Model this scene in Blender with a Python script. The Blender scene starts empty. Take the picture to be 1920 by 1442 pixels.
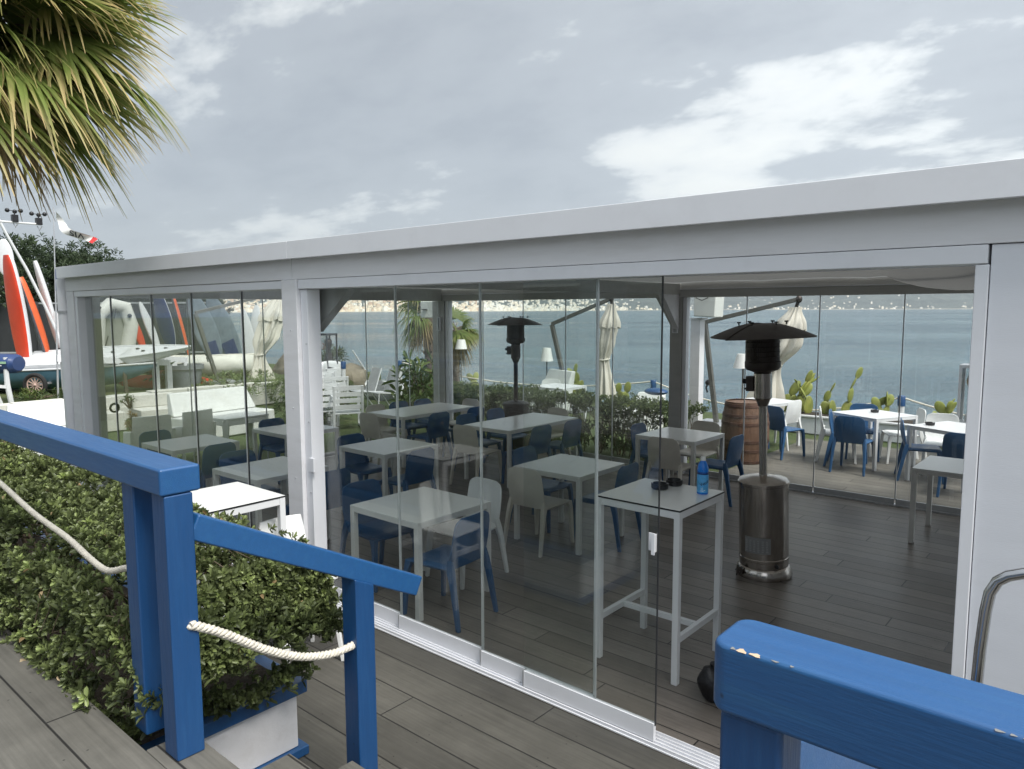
import bpy, bmesh, math, random
import numpy as np
from mathutils import Vector, Matrix, noise as mnoise

random.seed(11)
rng = np.random.default_rng(5)
sc = bpy.context.scene
COL = sc.collection
PI = math.pi


def lin(r, g, b):
    f = lambda c: (c / 255 / 12.92) if c / 255 <= .04045 else ((c / 255 + .055) / 1.055) ** 2.4
    return (f(r), f(g), f(b))


# ------------------------------------------------------------------ materials
def nodes_of(name):
    m = bpy.data.materials.new(name)
    m.use_nodes = True
    nt = m.node_tree
    return m, nt, nt.nodes['Principled BSDF']


def N(nt, kind, **kw):
    n = nt.nodes.new(kind)
    for k, v in kw.items():
        if k in n.inputs:
            n.inputs[k].default_value = v
        else:
            setattr(n, k, v)
    return n


def pmat(name, col, rough=.5, metal=0., var=.12, scale=6., bump=0., bscale=60., stretch=(1, 1, 1), spec=.5,
         rvar=.12, stain=None, stain_amt=.0, stain_scale=3., specks=None, coat=0.):
    """a painted / plastic / metal surface: noise-varied colour and gloss, fine bump"""
    m, nt, b = nodes_of(name)
    L = nt.links.new
    tc = N(nt, 'ShaderNodeTexCoord')
    mp = N(nt, 'ShaderNodeMapping')
    mp.inputs['Scale'].default_value = stretch
    L(tc.outputs['Object'], mp.inputs['Vector'])
    n1 = N(nt, 'ShaderNodeTexNoise', Scale=scale, Detail=6., Roughness=.62)
    L(mp.outputs[0], n1.inputs['Vector'])
    cr = N(nt, 'ShaderNodeValToRGB')
    cr.color_ramp.elements[0].position = .3
    cr.color_ramp.elements[1].position = .7
    cr.color_ramp.elements[0].color = (*[max(0, c * (1 - var)) for c in col], 1)
    cr.color_ramp.elements[1].color = (*[min(1, c * (1 + var)) for c in col], 1)
    L(n1.outputs['Fac'], cr.inputs['Fac'])
    out = cr.outputs['Color']
    if stain:
        n3 = N(nt, 'ShaderNodeTexNoise', Scale=stain_scale, Detail=8., Roughness=.7)
        L(mp.outputs[0], n3.inputs['Vector'])
        r3 = N(nt, 'ShaderNodeValToRGB')
        r3.color_ramp.elements[0].position = .5
        r3.color_ramp.elements[1].position = .72
        r3.color_ramp.elements[0].color = (0, 0, 0, 1)
        r3.color_ramp.elements[1].color = (stain_amt,) * 3 + (1,)
        L(n3.outputs['Fac'], r3.inputs['Fac'])
        mx = N(nt, 'ShaderNodeMix', data_type='RGBA')
        L(r3.outputs['Color'], mx.inputs[0])
        L(out, mx.inputs[6])
        mx.inputs[7].default_value = (*stain, 1)
        out = mx.outputs[2]
    if specks:      # nail heads, knots, chips: (scale, size, colour)
        vo = N(nt, 'ShaderNodeTexVoronoi', Scale=specks[0])
        L(tc.outputs['Object'], vo.inputs['Vector'])
        nz = N(nt, 'ShaderNodeTexNoise', Scale=specks[0] * 9)
        L(tc.outputs['Object'], nz.inputs['Vector'])
        ma = N(nt, 'ShaderNodeMath', operation='MULTIPLY_ADD')
        L(nz.outputs['Fac'], ma.inputs[0])
        ma.inputs[1].default_value = specks[1] * 1.2
        L(vo.outputs['Distance'], ma.inputs[2])
        vr = N(nt, 'ShaderNodeMapRange')
        vr.inputs['From Min'].default_value = specks[1] * 1.0
        vr.inputs['From Max'].default_value = specks[1] * 1.35
        vr.inputs['To Min'].default_value = .85
        vr.inputs['To Max'].default_value = 0.
        L(ma.outputs[0], vr.inputs['Value'])
        mx = N(nt, 'ShaderNodeMix', data_type='RGBA')
        L(vr.outputs[0], mx.inputs[0])
        L(out, mx.inputs[6])
        mx.inputs[7].default_value = (*specks[2], 1)
        out = mx.outputs[2]
    if coat:
        b.inputs['Coat Weight'].default_value = coat
        b.inputs['Coat Roughness'].default_value = .22
    L(out, b.inputs['Base Color'])
    b.inputs['Metallic'].default_value = metal
    b.inputs['Specular IOR Level'].default_value = spec
    n2 = N(nt, 'ShaderNodeTexNoise', Scale=scale * 2.3, Detail=4.)
    L(mp.outputs[0], n2.inputs['Vector'])
    mr = N(nt, 'ShaderNodeMapRange')
    mr.inputs['To Min'].default_value = max(.02, rough - rvar)
    mr.inputs['To Max'].default_value = min(1, rough + rvar)
    L(n2.outputs['Fac'], mr.inputs['Value'])
    L(mr.outputs[0], b.inputs['Roughness'])
    if bump:
        n4 = N(nt, 'ShaderNodeTexNoise', Scale=bscale, Detail=5.)
        L(mp.outputs[0], n4.inputs['Vector'])
        bp = N(nt, 'ShaderNodeBump', Strength=bump, Distance=.01)
        L(n4.outputs['Fac'], bp.inputs['Height'])
        L(bp.outputs[0], b.inputs['Normal'])
    return m


def deckmat(name, c1, c2, rough, row=.142, width=2.3, joint=(.012, .011, .01), off=.37, knots=.35, mortar=.0035):
    m, nt, b = nodes_of(name)
    L = nt.links.new
    tc = N(nt, 'ShaderNodeTexCoord')
    def mt(op, a, b_=None, c=None):
        n = N(nt, 'ShaderNodeMath', operation=op)
        for ii, vv in enumerate((a, b_, c)):
            if vv is None:
                continue
            if isinstance(vv, (int, float)):
                n.inputs[ii].default_value = vv
            else:
                L(vv, n.inputs[ii])
        return n.outputs[0]
    sp = N(nt, 'ShaderNodeSeparateXYZ')
    L(tc.outputs['Object'], sp.inputs[0])
    ry = mt('DIVIDE', sp.outputs['Y'], row)
    ri = mt('FLOOR', ry)
    wn = N(nt, 'ShaderNodeTexWhiteNoise', noise_dimensions='1D')
    L(ri, wn.inputs['W'])
    rx = mt('ADD', mt('ADD', mt('DIVIDE', sp.outputs['X'], width), mt('MULTIPLY', ri, off)), mt('MULTIPLY', wn.outputs['Value'], .16))
    pi_ = mt('FLOOR', rx)
    fy, fx = mt('SUBTRACT', ry, ri), mt('SUBTRACT', rx, pi_)
    ey = mt('MULTIPLY', mt('MINIMUM', fy, mt('SUBTRACT', 1., fy)), row)
    ex = mt('MULTIPLY', mt('MINIMUM', fx, mt('SUBTRACT', 1., fx)), width)
    ed = mt('MINIMUM', ey, ex)
    jm = N(nt, 'ShaderNodeMapRange', clamp=True)
    jm.inputs['From Min'].default_value = mortar * .45
    jm.inputs['From Max'].default_value = mortar * .95
    jm.inputs['To Min'].default_value = 1.
    jm.inputs['To Max'].default_value = 0.
    L(ed, jm.inputs['Value'])
    # pairs of countersunk screws over each joist
    gx = mt('DIVIDE', sp.outputs['X'], .62)
    sxd = mt('MULTIPLY', mt('ABSOLUTE', mt('SUBTRACT', mt('SUBTRACT', gx, mt('FLOOR', gx)), .5)), .62)
    syd = mt('MULTIPLY', mt('ABSOLUTE', mt('SUBTRACT', mt('ABSOLUTE', mt('SUBTRACT', fy, .5)), .32)), row)
    sd2 = mt('SQRT', mt('ADD', mt('MULTIPLY', sxd, sxd), mt('MULTIPLY', syd, syd)))
    sm_ = N(nt, 'ShaderNodeMapRange', clamp=True)
    sm_.inputs['From Min'].default_value = .0032
    sm_.inputs['From Max'].default_value = .0052
    sm_.inputs['To Min'].default_value = .75
    sm_.inputs['To Max'].default_value = 0.
    L(sd2, sm_.inputs['Value'])
    jmx = mt('MAXIMUM', jm.outputs[0], sm_.outputs[0])
    cv = N(nt, 'ShaderNodeCombineXYZ')
    L(ri, cv.inputs[0])
    L(pi_, cv.inputs[1])
    w2 = N(nt, 'ShaderNodeTexWhiteNoise', noise_dimensions='2D')
    L(cv.outputs[0], w2.inputs['Vector'])
    pc_ = N(nt, 'ShaderNodeMix', data_type='RGBA')
    L(w2.outputs['Value'], pc_.inputs[0])
    pc_.inputs[6].default_value = (*c1, 1)
    pc_.inputs[7].default_value = (*c2, 1)
    jc = N(nt, 'ShaderNodeMix', data_type='RGBA')
    L(jmx, jc.inputs[0])
    L(pc_.outputs[2], jc.inputs[6])
    jc.inputs[7].default_value = (*joint, 1)
    mp = N(nt, 'ShaderNodeMapping')
    mp.inputs['Scale'].default_value = (1.1, 34, 1)
    L(tc.outputs['Object'], mp.inputs['Vector'])
    g = N(nt, 'ShaderNodeTexNoise', Scale=1.6, Detail=7., Roughness=.65)
    L(mp.outputs[0], g.inputs['Vector'])
    gr = N(nt, 'ShaderNodeMapRange')
    gr.inputs['From Min'].default_value = .25
    gr.inputs['From Max'].default_value = .75
    gr.inputs['To Min'].default_value = .74
    gr.inputs['To Max'].default_value = 1.22
    L(g.outputs['Fac'], gr.inputs['Value'])
    st = N(nt, 'ShaderNodeTexNoise', Scale=1.3, Detail=6., Roughness=.7)
    L(tc.outputs['Object'], st.inputs['Vector'])
    sr = N(nt, 'ShaderNodeMapRange')
    sr.inputs['From Min'].default_value = .3
    sr.inputs['From Max'].default_value = .7
    sr.inputs['To Min'].default_value = .66
    sr.inputs['To Max'].default_value = 1.28
    L(st.outputs['Fac'], sr.inputs['Value'])
    mu = N(nt, 'ShaderNodeMath', operation='MULTIPLY')
    L(gr.outputs[0], mu.inputs[0])
    L(sr.outputs[0], mu.inputs[1])
    # small dark knots / screw heads
    vo = N(nt, 'ShaderNodeTexVoronoi', Scale=2.6)
    L(tc.outputs['Object'], vo.inputs['Vector'])
    vr = N(nt, 'ShaderNodeMapRange')
    vr.inputs['From Min'].default_value = .012
    vr.inputs['From Max'].default_value = .035
    vr.inputs['To Min'].default_value = knots
    vr.inputs['To Max'].default_value = 1.
    L(vo.outputs['Distance'], vr.inputs['Value'])
    mu2 = N(nt, 'ShaderNodeMath', operation='MULTIPLY')
    L(mu.outputs[0], mu2.inputs[0])
    L(vr.outputs[0], mu2.inputs[1])
    vm = N(nt, 'ShaderNodeVectorMath', operation='SCALE')
    L(jc.outputs[2], vm.inputs[0])
    L(mu2.outputs[0], vm.inputs['Scale'])
    L(vm.outputs[0], b.inputs['Base Color'])
    rr = N(nt, 'ShaderNodeMapRange')
    rr.inputs['To Min'].default_value = rough - .12
    rr.inputs['To Max'].default_value = rough + .16
    L(st.outputs['Fac'], rr.inputs['Value'])
    L(rr.outputs[0], b.inputs['Roughness'])
    inv = N(nt, 'ShaderNodeMath', operation='MULTIPLY_ADD')
    inv.inputs[1].default_value = -1.2
    L(jm.outputs[0], inv.inputs[0])
    L(g.outputs['Fac'], inv.inputs[2])
    bp = N(nt, 'ShaderNodeBump', Strength=.35, Distance=.004)
    L(inv.outputs[0], bp.inputs['Height'])
    L(bp.outputs[0], b.inputs['Normal'])
    return m


def leafmat(name, dark, mid, light, rough=.42, trans=.25, spec=.4):
    """leaf colour from the per-leaf 'tint' attribute (0 old and dark .. 1 new or dry)"""
    m, nt, b = nodes_of(name)
    L = nt.links.new
    at = N(nt, 'ShaderNodeAttribute', attribute_name='tint')
    cr = N(nt, 'ShaderNodeValToRGB')
    e = cr.color_ramp.elements
    e[0].position, e[0].color = 0., (*dark, 1)
    e[1].position, e[1].color = 1., (*light, 1)
    x = e.new(.55)
    x.color = (*mid, 1)
    L(at.outputs['Fac'], cr.inputs['Fac'])
    L(cr.outputs['Color'], b.inputs['Base Color'])
    b.inputs['Roughness'].default_value = rough
    b.inputs['Specular IOR Level'].default_value = spec
    tr = N(nt, 'ShaderNodeBsdfTranslucent')
    L(cr.outputs['Color'], tr.inputs['Color'])
    mx = N(nt, 'ShaderNodeMixShader')
    mx.inputs[0].default_value = trans
    L(b.outputs[0], mx.inputs[1])
    L(tr.outputs[0], mx.inputs[2])
    L(mx.outputs[0], nt.nodes['Material Output'].inputs['Surface'])
    return m


def glassmat(name, tint, f0=.045, dust=.006):
    """clear float glass: straight-through transmission with mirror reflection rising at grazing angles"""
    m = bpy.data.materials.new(name)
    m.use_nodes = True
    nt = m.node_tree
    nt.nodes.remove(nt.nodes['Principled BSDF'])
    L = nt.links.new
    lw = N(nt, 'ShaderNodeLayerWeight', Blend=.5)
    pw = N(nt, 'ShaderNodeMath', operation='POWER')
    L(lw.outputs['Facing'], pw.inputs[0])
    pw.inputs[1].default_value = 4.2
    ma = N(nt, 'ShaderNodeMath', operation='MULTIPLY_ADD')
    L(pw.outputs[0], ma.inputs[0])
    ma.inputs[1].default_value = 1 - f0
    ma.inputs[2].default_value = f0
    tr = N(nt, 'ShaderNodeBsdfTransparent')
    tr.inputs['Color'].default_value = (*tint, 1)
    gl = N(nt, 'ShaderNodeBsdfGlossy', Roughness=.0)
    mx = N(nt, 'ShaderNodeMixShader')
    L(ma.outputs[0], mx.inputs[0])
    L(tr.outputs[0], mx.inputs[1])
    L(gl.outputs[0], mx.inputs[2])
    # thin film of salt dust
    tc = N(nt, 'ShaderNodeTexCoord')
    nz = N(nt, 'ShaderNodeTexNoise', Scale=2.2, Detail=7., Roughness=.7)
    L(tc.outputs['Object'], nz.inputs['Vector'])
    mr = N(nt, 'ShaderNodeMapRange')
    mr.inputs['From Min'].default_value = .35
    mr.inputs['From Max'].default_value = .8
    mr.inputs['To Min'].default_value = 0.
    mr.inputs['To Max'].default_value = dust * 2
    L(nz.outputs['Fac'], mr.inputs['Value'])
    df = N(nt, 'ShaderNodeBsdfDiffuse')
    df.inputs['Color'].default_value = (.6, .62, .62, 1)
    m2 = N(nt, 'ShaderNodeMixShader')
    L(mr.outputs[0], m2.inputs[0])
    L(mx.outputs[0], m2.inputs[1])
    L(df.outputs[0], m2.inputs[2])
    L(m2.outputs[0], nt.nodes['Material Output'].inputs['Surface'])
    return m


M = {}
M['white_alu'] = pmat('white_alu', (.78, .79, .825), .42, var=.02, scale=2, stain=(.58, .58, .60), stain_amt=.25, stain_scale=2.5)
M['white_wood'] = pmat('white_wood', (.75, .75, .77), .6, var=.03, scale=2, bump=.08, bscale=14, stretch=(1, 7, 7),
                       stain=(.50, .48, .46), stain_amt=.28, stain_scale=1.2, specks=(2.3, .012, (.12, .10, .09)))
M['white_wall'] = pmat('white_wall', (.74, .755, .80), .6, var=.03, scale=1.5, bump=.07, bscale=30, stretch=(1.5, 1, 9),
                       stain=(.6, .6, .62), stain_amt=.2, specks=(3., .012, (.35, .35, .36)))
M['grey_alu'] = pmat('grey_alu', (.52, .53, .55), .4, metal=.55, var=.06, scale=4)
M['trim_dark'] = pmat('trim_dark', (.03, .032, .035), .5)
M['seal'] = pmat('seal', (.60, .63, .64), .35, var=.08, metal=.2)
M['grey_fabric'] = pmat('grey_fabric', (.215, .213, .205), .85, var=.08, scale=3, bump=.3, bscale=160)
def make_translucent(m, frac, col):
    nt = m.node_tree
    tr = N(nt, 'ShaderNodeBsdfTranslucent')
    tr.inputs['Color'].default_value = (*col, 1)
    mx = N(nt, 'ShaderNodeMixShader')
    mx.inputs[0].default_value = frac
    nt.links.new(nt.nodes['Principled BSDF'].outputs[0], mx.inputs[1])
    nt.links.new(tr.outputs[0], mx.inputs[2])
    nt.links.new(mx.outputs[0], nt.nodes['Material Output'].inputs['Surface'])


M['awning'] = pmat('awning', (.125, .125, .12), .85, var=.08, scale=3, bump=.3, bscale=160)
make_translucent(M['awning'], .22, (.28, .28, .27))
M['grey_wood'] = pmat('grey_wood', (.44, .44, .425), .65, var=.08, scale=2, stretch=(1, 6, 6), bump=.2, bscale=20)
M['glass'] = glassmat('glass', (.950, .968, .960))
M['clear_glass'] = glassmat('clear_glass', (.945, .955, .95), dust=.006)
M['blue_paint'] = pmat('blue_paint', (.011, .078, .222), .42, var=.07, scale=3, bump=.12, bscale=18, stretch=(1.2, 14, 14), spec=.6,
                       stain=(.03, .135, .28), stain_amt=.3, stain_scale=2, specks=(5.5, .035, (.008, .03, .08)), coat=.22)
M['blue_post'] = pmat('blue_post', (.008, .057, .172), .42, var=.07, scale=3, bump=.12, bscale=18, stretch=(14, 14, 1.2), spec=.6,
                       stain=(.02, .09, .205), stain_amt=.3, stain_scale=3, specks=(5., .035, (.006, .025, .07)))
M['bare_wood'] = pmat('bare_wood', (.62, .47, .33), .7, var=.2, scale=30)
M['rope'] = pmat('rope', (.68, .64, .55), .85, var=.15, scale=30, bump=.6, bscale=220)
M['steel'] = pmat('steel', (.55, .51, .47), .20, metal=1., var=.18, scale=3, stretch=(1, 1, .3), rvar=.1,
                  stain=(.16, .13, .11), stain_amt=.6, stain_scale=4)
M['chrome'] = pmat('chrome', (.55, .55, .56), .2, metal=1., var=.1, scale=5)
M['dark_steel'] = pmat('dark_steel', (.075, .064, .058), .42, metal=.6, var=.2, scale=8)
M['black_plastic'] = pmat('black_plastic', (.012, .012, .014), .35, var=.2)
M['bag'] = pmat('bag', (.009, .009, .011), .5, var=.2, bump=.8, bscale=22)
M['chair_blue'] = pmat('chair_blue', (.030, .100, .225), .40, var=.12, scale=9, stain=(.06, .10, .18), stain_amt=.35, stain_scale=9)
M['chair_beige'] = pmat('chair_beige', (.62, .585, .52), .46, var=.07, scale=7)
M['chair_white'] = pmat('chair_white', (.78, .79, .78), .42, var=.05, scale=7)
M['table_top'] = pmat('table_top', (.76, .77, .75), .30, var=.03, scale=2, coat=.5, rvar=.03)
M['table_leg'] = pmat('table_leg', (.70, .70, .68), .42, var=.05, scale=5)
M['table_white'] = pmat('table_white', (.70, .71, .72), .35, var=.03, scale=5)
M['white_plastic'] = pmat('white_plastic', (.68, .69, .67), .45, var=.05, scale=4, stain=(.55, .54, .48), stain_amt=.35, stain_scale=3)
M['bottle_blue'] = pmat('bottle_blue', (.012, .20, .72), .25, var=.08, scale=20)
M['label_blue'] = pmat('label_blue', (.10, .42, .80), .35, var=.25, scale=18)
M['label_navy'] = pmat('label_navy', (.012, .015, .10), .35)
M['paper'] = pmat('paper', (.26, .26, .26), .5, var=.1)
M['barrel_wood'] = pmat('barrel_wood', (.145, .082, .052), .6, var=.4, scale=5, stretch=(6, 6, .7), bump=.5, bscale=12)
M['rust'] = pmat('rust', (.10, .055, .04), .65, metal=.3, var=.35, scale=14)
M['canvas'] = pmat('canvas', (.60, .57, .50), .85, var=.09, scale=4, bump=.3, bscale=120, stain=(.42, .40, .34), stain_amt=.4)
M['umb_pole'] = pmat('umb_pole', (.15, .145, .13), .5, metal=.3, var=.1)
M['lamp_white'] = pmat('lamp_white', (.80, .80, .78), .5, var=.03)
M['ac_body'] = pmat('ac_body', (.66, .68, .64), .45, var=.04)
M['soil'] = pmat('soil', (.045, .035, .026), .95, var=.4, scale=30, bump=1., bscale=60)
M['bark'] = pmat('bark', (.085, .065, .048), .9, var=.35, scale=20, bump=1., bscale=30)
M['twig'] = pmat('twig', (.10, .075, .05), .85, var=.3, scale=30)
M['palm_trunk'] = pmat('palm_trunk', (.13, .10, .078), .9, var=.4, scale=14, bump=1., bscale=25)
M['red_hull'] = pmat('red_hull', (.62, .055, .022), .35, var=.1, scale=3)
M['orange_hull'] = pmat('orange_hull', (.68, .12, .035), .35, var=.12, scale=3)
M['board_white'] = pmat('board_white', (.66, .67, .68), .35, var=.05, scale=3, stain=(.5, .5, .48), stain_amt=.3)
M['board_navy'] = pmat('board_navy', (.02, .035, .13), .4, var=.2)
M['board_dark'] = pmat('board_dark', (.10, .105, .12), .5, var=.2)
M['hull_teal'] = pmat('hull_teal', (.07, .155, .205), .4, var=.15, scale=3)
M['hull_navy'] = pmat('hull_navy', (.022, .05, .15), .4, var=.12)
M['stripe_green'] = pmat('stripe_green', (.30, .48, .32), .5)
M['hypalon'] = pmat('hypalon', (.62, .62, .57), .55, var=.06, scale=4)
M['hypalon_in'] = pmat('hypalon_in', (.27, .28, .25), .65, var=.1, scale=4)
M['tyre'] = pmat('tyre', (.02, .02, .02), .8)
M['wheel_rim'] = pmat('wheel_rim', (.55, .40, .34), .5)
M['pot_grey'] = pmat('pot_grey', (.20, .21, .23), .6, var=.12)
M['pot_red'] = pmat('pot_red', (.17, .045, .035), .6, var=.15)
M['tarp'] = pmat('tarp', (.66, .65, .58), .75, var=.1, bump=.5, bscale=14)
M['sail_film'] = pmat('sail_film', (.17, .21, .25), .3, var=.2)
M['rock'] = pmat('rock', (.20, .17, .13), .9, var=.4, scale=3, bump=1., bscale=9)
M['rock_grey'] = pmat('rock_grey', (.16, .165, .17), .9, var=.3, scale=4, bump=.8, bscale=9)
M['block'] = pmat('block', (.64, .63, .58), .8, var=.08, scale=3, bump=.5, bscale=30, stain=(.38, .36, .3), stain_amt=.5)
M['ornament'] = pmat('ornament', (.30, .20, .11), .45, var=.2, scale=9)
M['flag_white'] = pmat('flag_white', (.62, .62, .60), .8)
M['flag_red'] = pmat('flag_red', (.50, .03, .03), .8)
M['flag_dark'] = pmat('flag_dark', (.05, .05, .06), .8)
M['deck_out'] = deckmat('deck_out', (.070, .067, .058), (.092, .088, .076), .60, row=.252, width=2.6, off=.41, mortar=.006)
M['deck_up'] = deckmat('deck_up', (.092, .088, .077), (.118, .113, .099), .66, row=.215, width=3.1, off=.5, mortar=.006)
M['deck_in'] = deckmat('deck_in', (.132, .116, .101), (.218, .193, .170), .33, row=.182, width=2.1, off=.21, mortar=.006)
M['deck_terrace'] = deckmat('deck_terrace', (.125, .117, .102), (.165, .155, .135), .58, row=.17, mortar=.006)
M['hedge_leaf'] = leafmat('hedge_leaf', (.052, .068, .030), (.140, .170, .070), (.36, .44, .16), rough=.36, trans=.3)
M['back_hedge_leaf'] = leafmat('back_hedge_leaf', (.060, .080, .035), (.125, .165, .072), (.24, .30, .12), rough=.45)
M['palm_leaf'] = leafmat('palm_leaf', (.085, .125, .034), (.225, .290, .075), (.66, .50, .25), rough=.42, trans=.45)
M['dry_palm_leaf'] = leafmat('dry_palm_leaf', (.06, .055, .025), (.20, .15, .075), (.40, .30, .17), rough=.6, trans=.25)
M['tree_leaf'] = leafmat('tree_leaf', (.022, .036, .018), (.050, .078, .036), (.11, .15, .075), rough=.55)
M['plant_leaf'] = leafmat('plant_leaf', (.030, .055, .016), (.085, .135, .038), (.24, .28, .07), rough=.4, trans=.3)
M['dead_leaf'] = leafmat('dead_leaf', (.20, .14, .06), (.42, .30, .16), (.55, .44, .28), rough=.6)
M['cactus'] = pmat('cactus', (.22, .25, .055), .5, var=.35, scale=5, stain=(.40, .36, .10), stain_amt=.7, stain_scale=4)


# ------------------------------------------------------------------ mesh helpers
class MB:
    def __init__(self):
        self.v, self.f = [], []

    def add(self, vs, fs):
        o = len(self.v)
        self.v += [tuple(p) for p in vs]
        self.f += [tuple(i + o for i in q) for q in fs]
        return self

    def bb(self, x0, x1, y0, y1, z0, z1):
        vs = [(x, y, z) for z in (z0, z1) for y in (y0, y1) for x in (x0, x1)]
        return self.add(vs, [(0, 2, 3, 1), (4, 5, 7, 6), (0, 1, 5, 4), (2, 6, 7, 3), (0, 4, 6, 2), (1, 3, 7, 5)])

    def hexa(self, bottom, top):
        return self.add(list(bottom) + list(top),
                        [(3, 2, 1, 0), (4, 5, 6, 7), (0, 1, 5, 4), (1, 2, 6, 5), (2, 3, 7, 6), (3, 0, 4, 7)])

    def bar(self, a, b, w, h, up=(0, 0, 1), w2=None, h2=None):
        a, b = Vector(a), Vector(b)
        d = (b - a).normalized()
        u = Vector(up)
        s = d.cross(u)
        if s.length < 1e-5:
            s = d.cross(Vector((0, 1, 0)))
        s.normalize()
        u = s.cross(d).normalized()
        w2, h2 = w2 or w, h2 or h
        q = lambda c, ww, hh: [c - s * ww / 2 - u * hh / 2, c + s * ww / 2 - u * hh / 2, c + s * ww / 2 + u * hh / 2, c - s * ww / 2 + u * hh / 2]
        return self.hexa(q(a, w, h), q(b, w2, h2))

    def tube(self, pts, r, seg=10, closed=False, caps=True):
        pts = [Vector(p) for p in pts]
        n = len(pts)
        rs = r if isinstance(r, (list, tuple)) else [r] * n
        vs, fs = [], []
        prev = None
        for i, p in enumerate(pts):
            a = pts[i - 1] if (i > 0 or closed) else p
            c = pts[(i + 1) % n] if (i < n - 1 or closed) else p
            d = (c - a).normalized() if (c - a).length > 1e-9 else Vector((0, 0, 1))
            if prev is None:
                t = Vector((0, 0, 1)) if abs(d.z) < .9 else Vector((1, 0, 0))
                s = d.cross(t).normalized()
            else:
                s = prev - d * prev.dot(d)
                s.normalize()
            prev = s
            u = d.cross(s)
            for k in range(seg):
                a2 = 2 * PI * k / seg
                vs.append(p + (s * math.cos(a2) + u * math.sin(a2)) * rs[i])
        m = n if closed else n - 1
        for i in range(m):
            for k in range(seg):
                k2 = (k + 1) % seg
                j = (i + 1) % n
                fs.append((i * seg + k, i * seg + k2, j * seg + k2, j * seg + k))
        if caps and not closed:
            fs.append(tuple(range(seg))[::-1])
            fs.append(tuple((n - 1) * seg + k for k in range(seg)))
        return self.add(vs, fs)

    def lathe(self, prof, c=(0, 0, 0), seg=28, caps=True):
        vs, fs = [], []
        n = len(prof)
        for r, z in prof:
            for k in range(seg):
                a = 2 * PI * k / seg
                vs.append((c[0] + r * math.cos(a), c[1] + r * math.sin(a), c[2] + z))
        for i in range(n - 1):
            for k in range(seg):
                k2 = (k + 1) % seg
                fs.append((i * seg + k, i * seg + k2, (i + 1) * seg + k2, (i + 1) * seg + k))
        if caps:
            fs.append(tuple(range(seg))[::-1])
            fs.append(tuple((n - 1) * seg + k for k in range(seg)))
        return self.add(vs, fs)

    def loft(self, rings, caps=True):
        n = len(rings[0])
        vs = [p for r in rings for p in r]
        fs = []
        for i in range(len(rings) - 1):
            for k in range(n):
                k2 = (k + 1) % n
                fs.append((i * n + k, i * n + k2, (i + 1) * n + k2, (i + 1) * n + k))
        if caps:
            fs.append(tuple(range(n))[::-1])
            fs.append(tuple((len(rings) - 1) * n + k for k in range(n)))
        return self.add(vs, fs)

    def sheet(self, fn, nu, nv, th=0., nfn=None):
        """grid surface fn(u,v); with th a second skin and a rim close it"""
        P = [[Vector(fn(i / nu, j / nv)) for i in range(nu + 1)] for j in range(nv + 1)]
        vs = [p for r in P for p in r]
        fs = []
        W = nu + 1
        for j in range(nv):
            for i in range(nu):
                fs.append((j * W + i, j * W + i + 1, (j + 1) * W + i + 1, (j + 1) * W + i))
        if th:
            off = len(vs)
            nv2 = []
            for j in range(nv + 1):
                for i in range(nu + 1):
                    a = P[j][min(i + 1, nu)] - P[j][max(i - 1, 0)]
                    b = P[min(j + 1, nv)][i] - P[max(j - 1, 0)][i]
                    nn = a.cross(b)
                    if nn.length > 1e-12:
                        nn.normalize()
                    nv2.append(P[j][i] - nn * th)
            vs += nv2
            fs += [tuple(i + off for i in q[::-1]) for q in fs]
            rim = [j * W for j in range(nv + 1)]
            edge = [i for i in range(W)] + [j * W + nu for j in range(1, nv + 1)] + [nv * W + i for i in range(nu - 1, -1, -1)] + [j * W for j in range(nv - 1, 0, -1)]
            for a, b in zip(edge, edge[1:] + edge[:1]):
                fs.append((b, a, a + off, b + off))
        return self.add(vs, fs)

    def ell(self, c, r, nu=14, nv=9, rot=None):
        vs, fs = [], []
        R = rot or Matrix.Identity(3)
        c = Vector(c)
        for j in range(nv + 1):
            t = PI * j / nv
            for i in range(nu):
                a = 2 * PI * i / nu
                vs.append(c + R @ Vector((r[0] * math.sin(t) * math.cos(a), r[1] * math.sin(t) * math.sin(a), r[2] * math.cos(t))))
        for j in range(nv):
            for i in range(nu):
                i2 = (i + 1) % nu
                fs.append((j * nu + i, (j + 1) * nu + i, (j + 1) * nu + i2, j * nu + i2))
        return self.add(vs, fs)

    def mesh(self, name):
        me = bpy.data.meshes.new(name)
        me.from_pydata([tuple(p) for p in self.v], [], self.f)
        me.update()
        return me

    def build(self, name, mat, parent=None, smooth=True, bevel=0., seg=2, ang=38, merge=False, sub=0, loc=None):
        me = self.mesh(name)
        if merge or True:
            bm = bmesh.new()
            bm.from_mesh(me)
            if merge:
                bmesh.ops.remove_doubles(bm, verts=bm.verts, dist=1e-4)
            bmesh.ops.recalc_face_normals(bm, faces=bm.faces)
            bm.to_mesh(me)
            bm.free()
        me.materials.append(M[mat] if isinstance(mat, str) else mat)
        if smooth:
            me.shade_smooth()
            me.set_sharp_from_angle(angle=math.radians(ang))
        o = bpy.data.objects.new(name, me)
        COL.objects.link(o)
        if parent:
            o.parent = parent
        if loc:
            o.location = loc
        if bevel:
            md = o.modifiers.new('bevel', 'BEVEL')
            md.width = bevel
            md.segments = seg
            md.limit_method = 'ANGLE'
            md.angle_limit = math.radians(45)
            md.harden_normals = True
        if sub:
            md = o.modifiers.new('sub', 'SUBSURF')
            md.levels = md.render_levels = sub
        return o


def tag(o, label, cat, group=None, kind=None):
    o['label'] = label
    o['category'] = cat
    if group:
        o['group'] = group
    if kind:
        o['kind'] = kind
    return o


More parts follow.
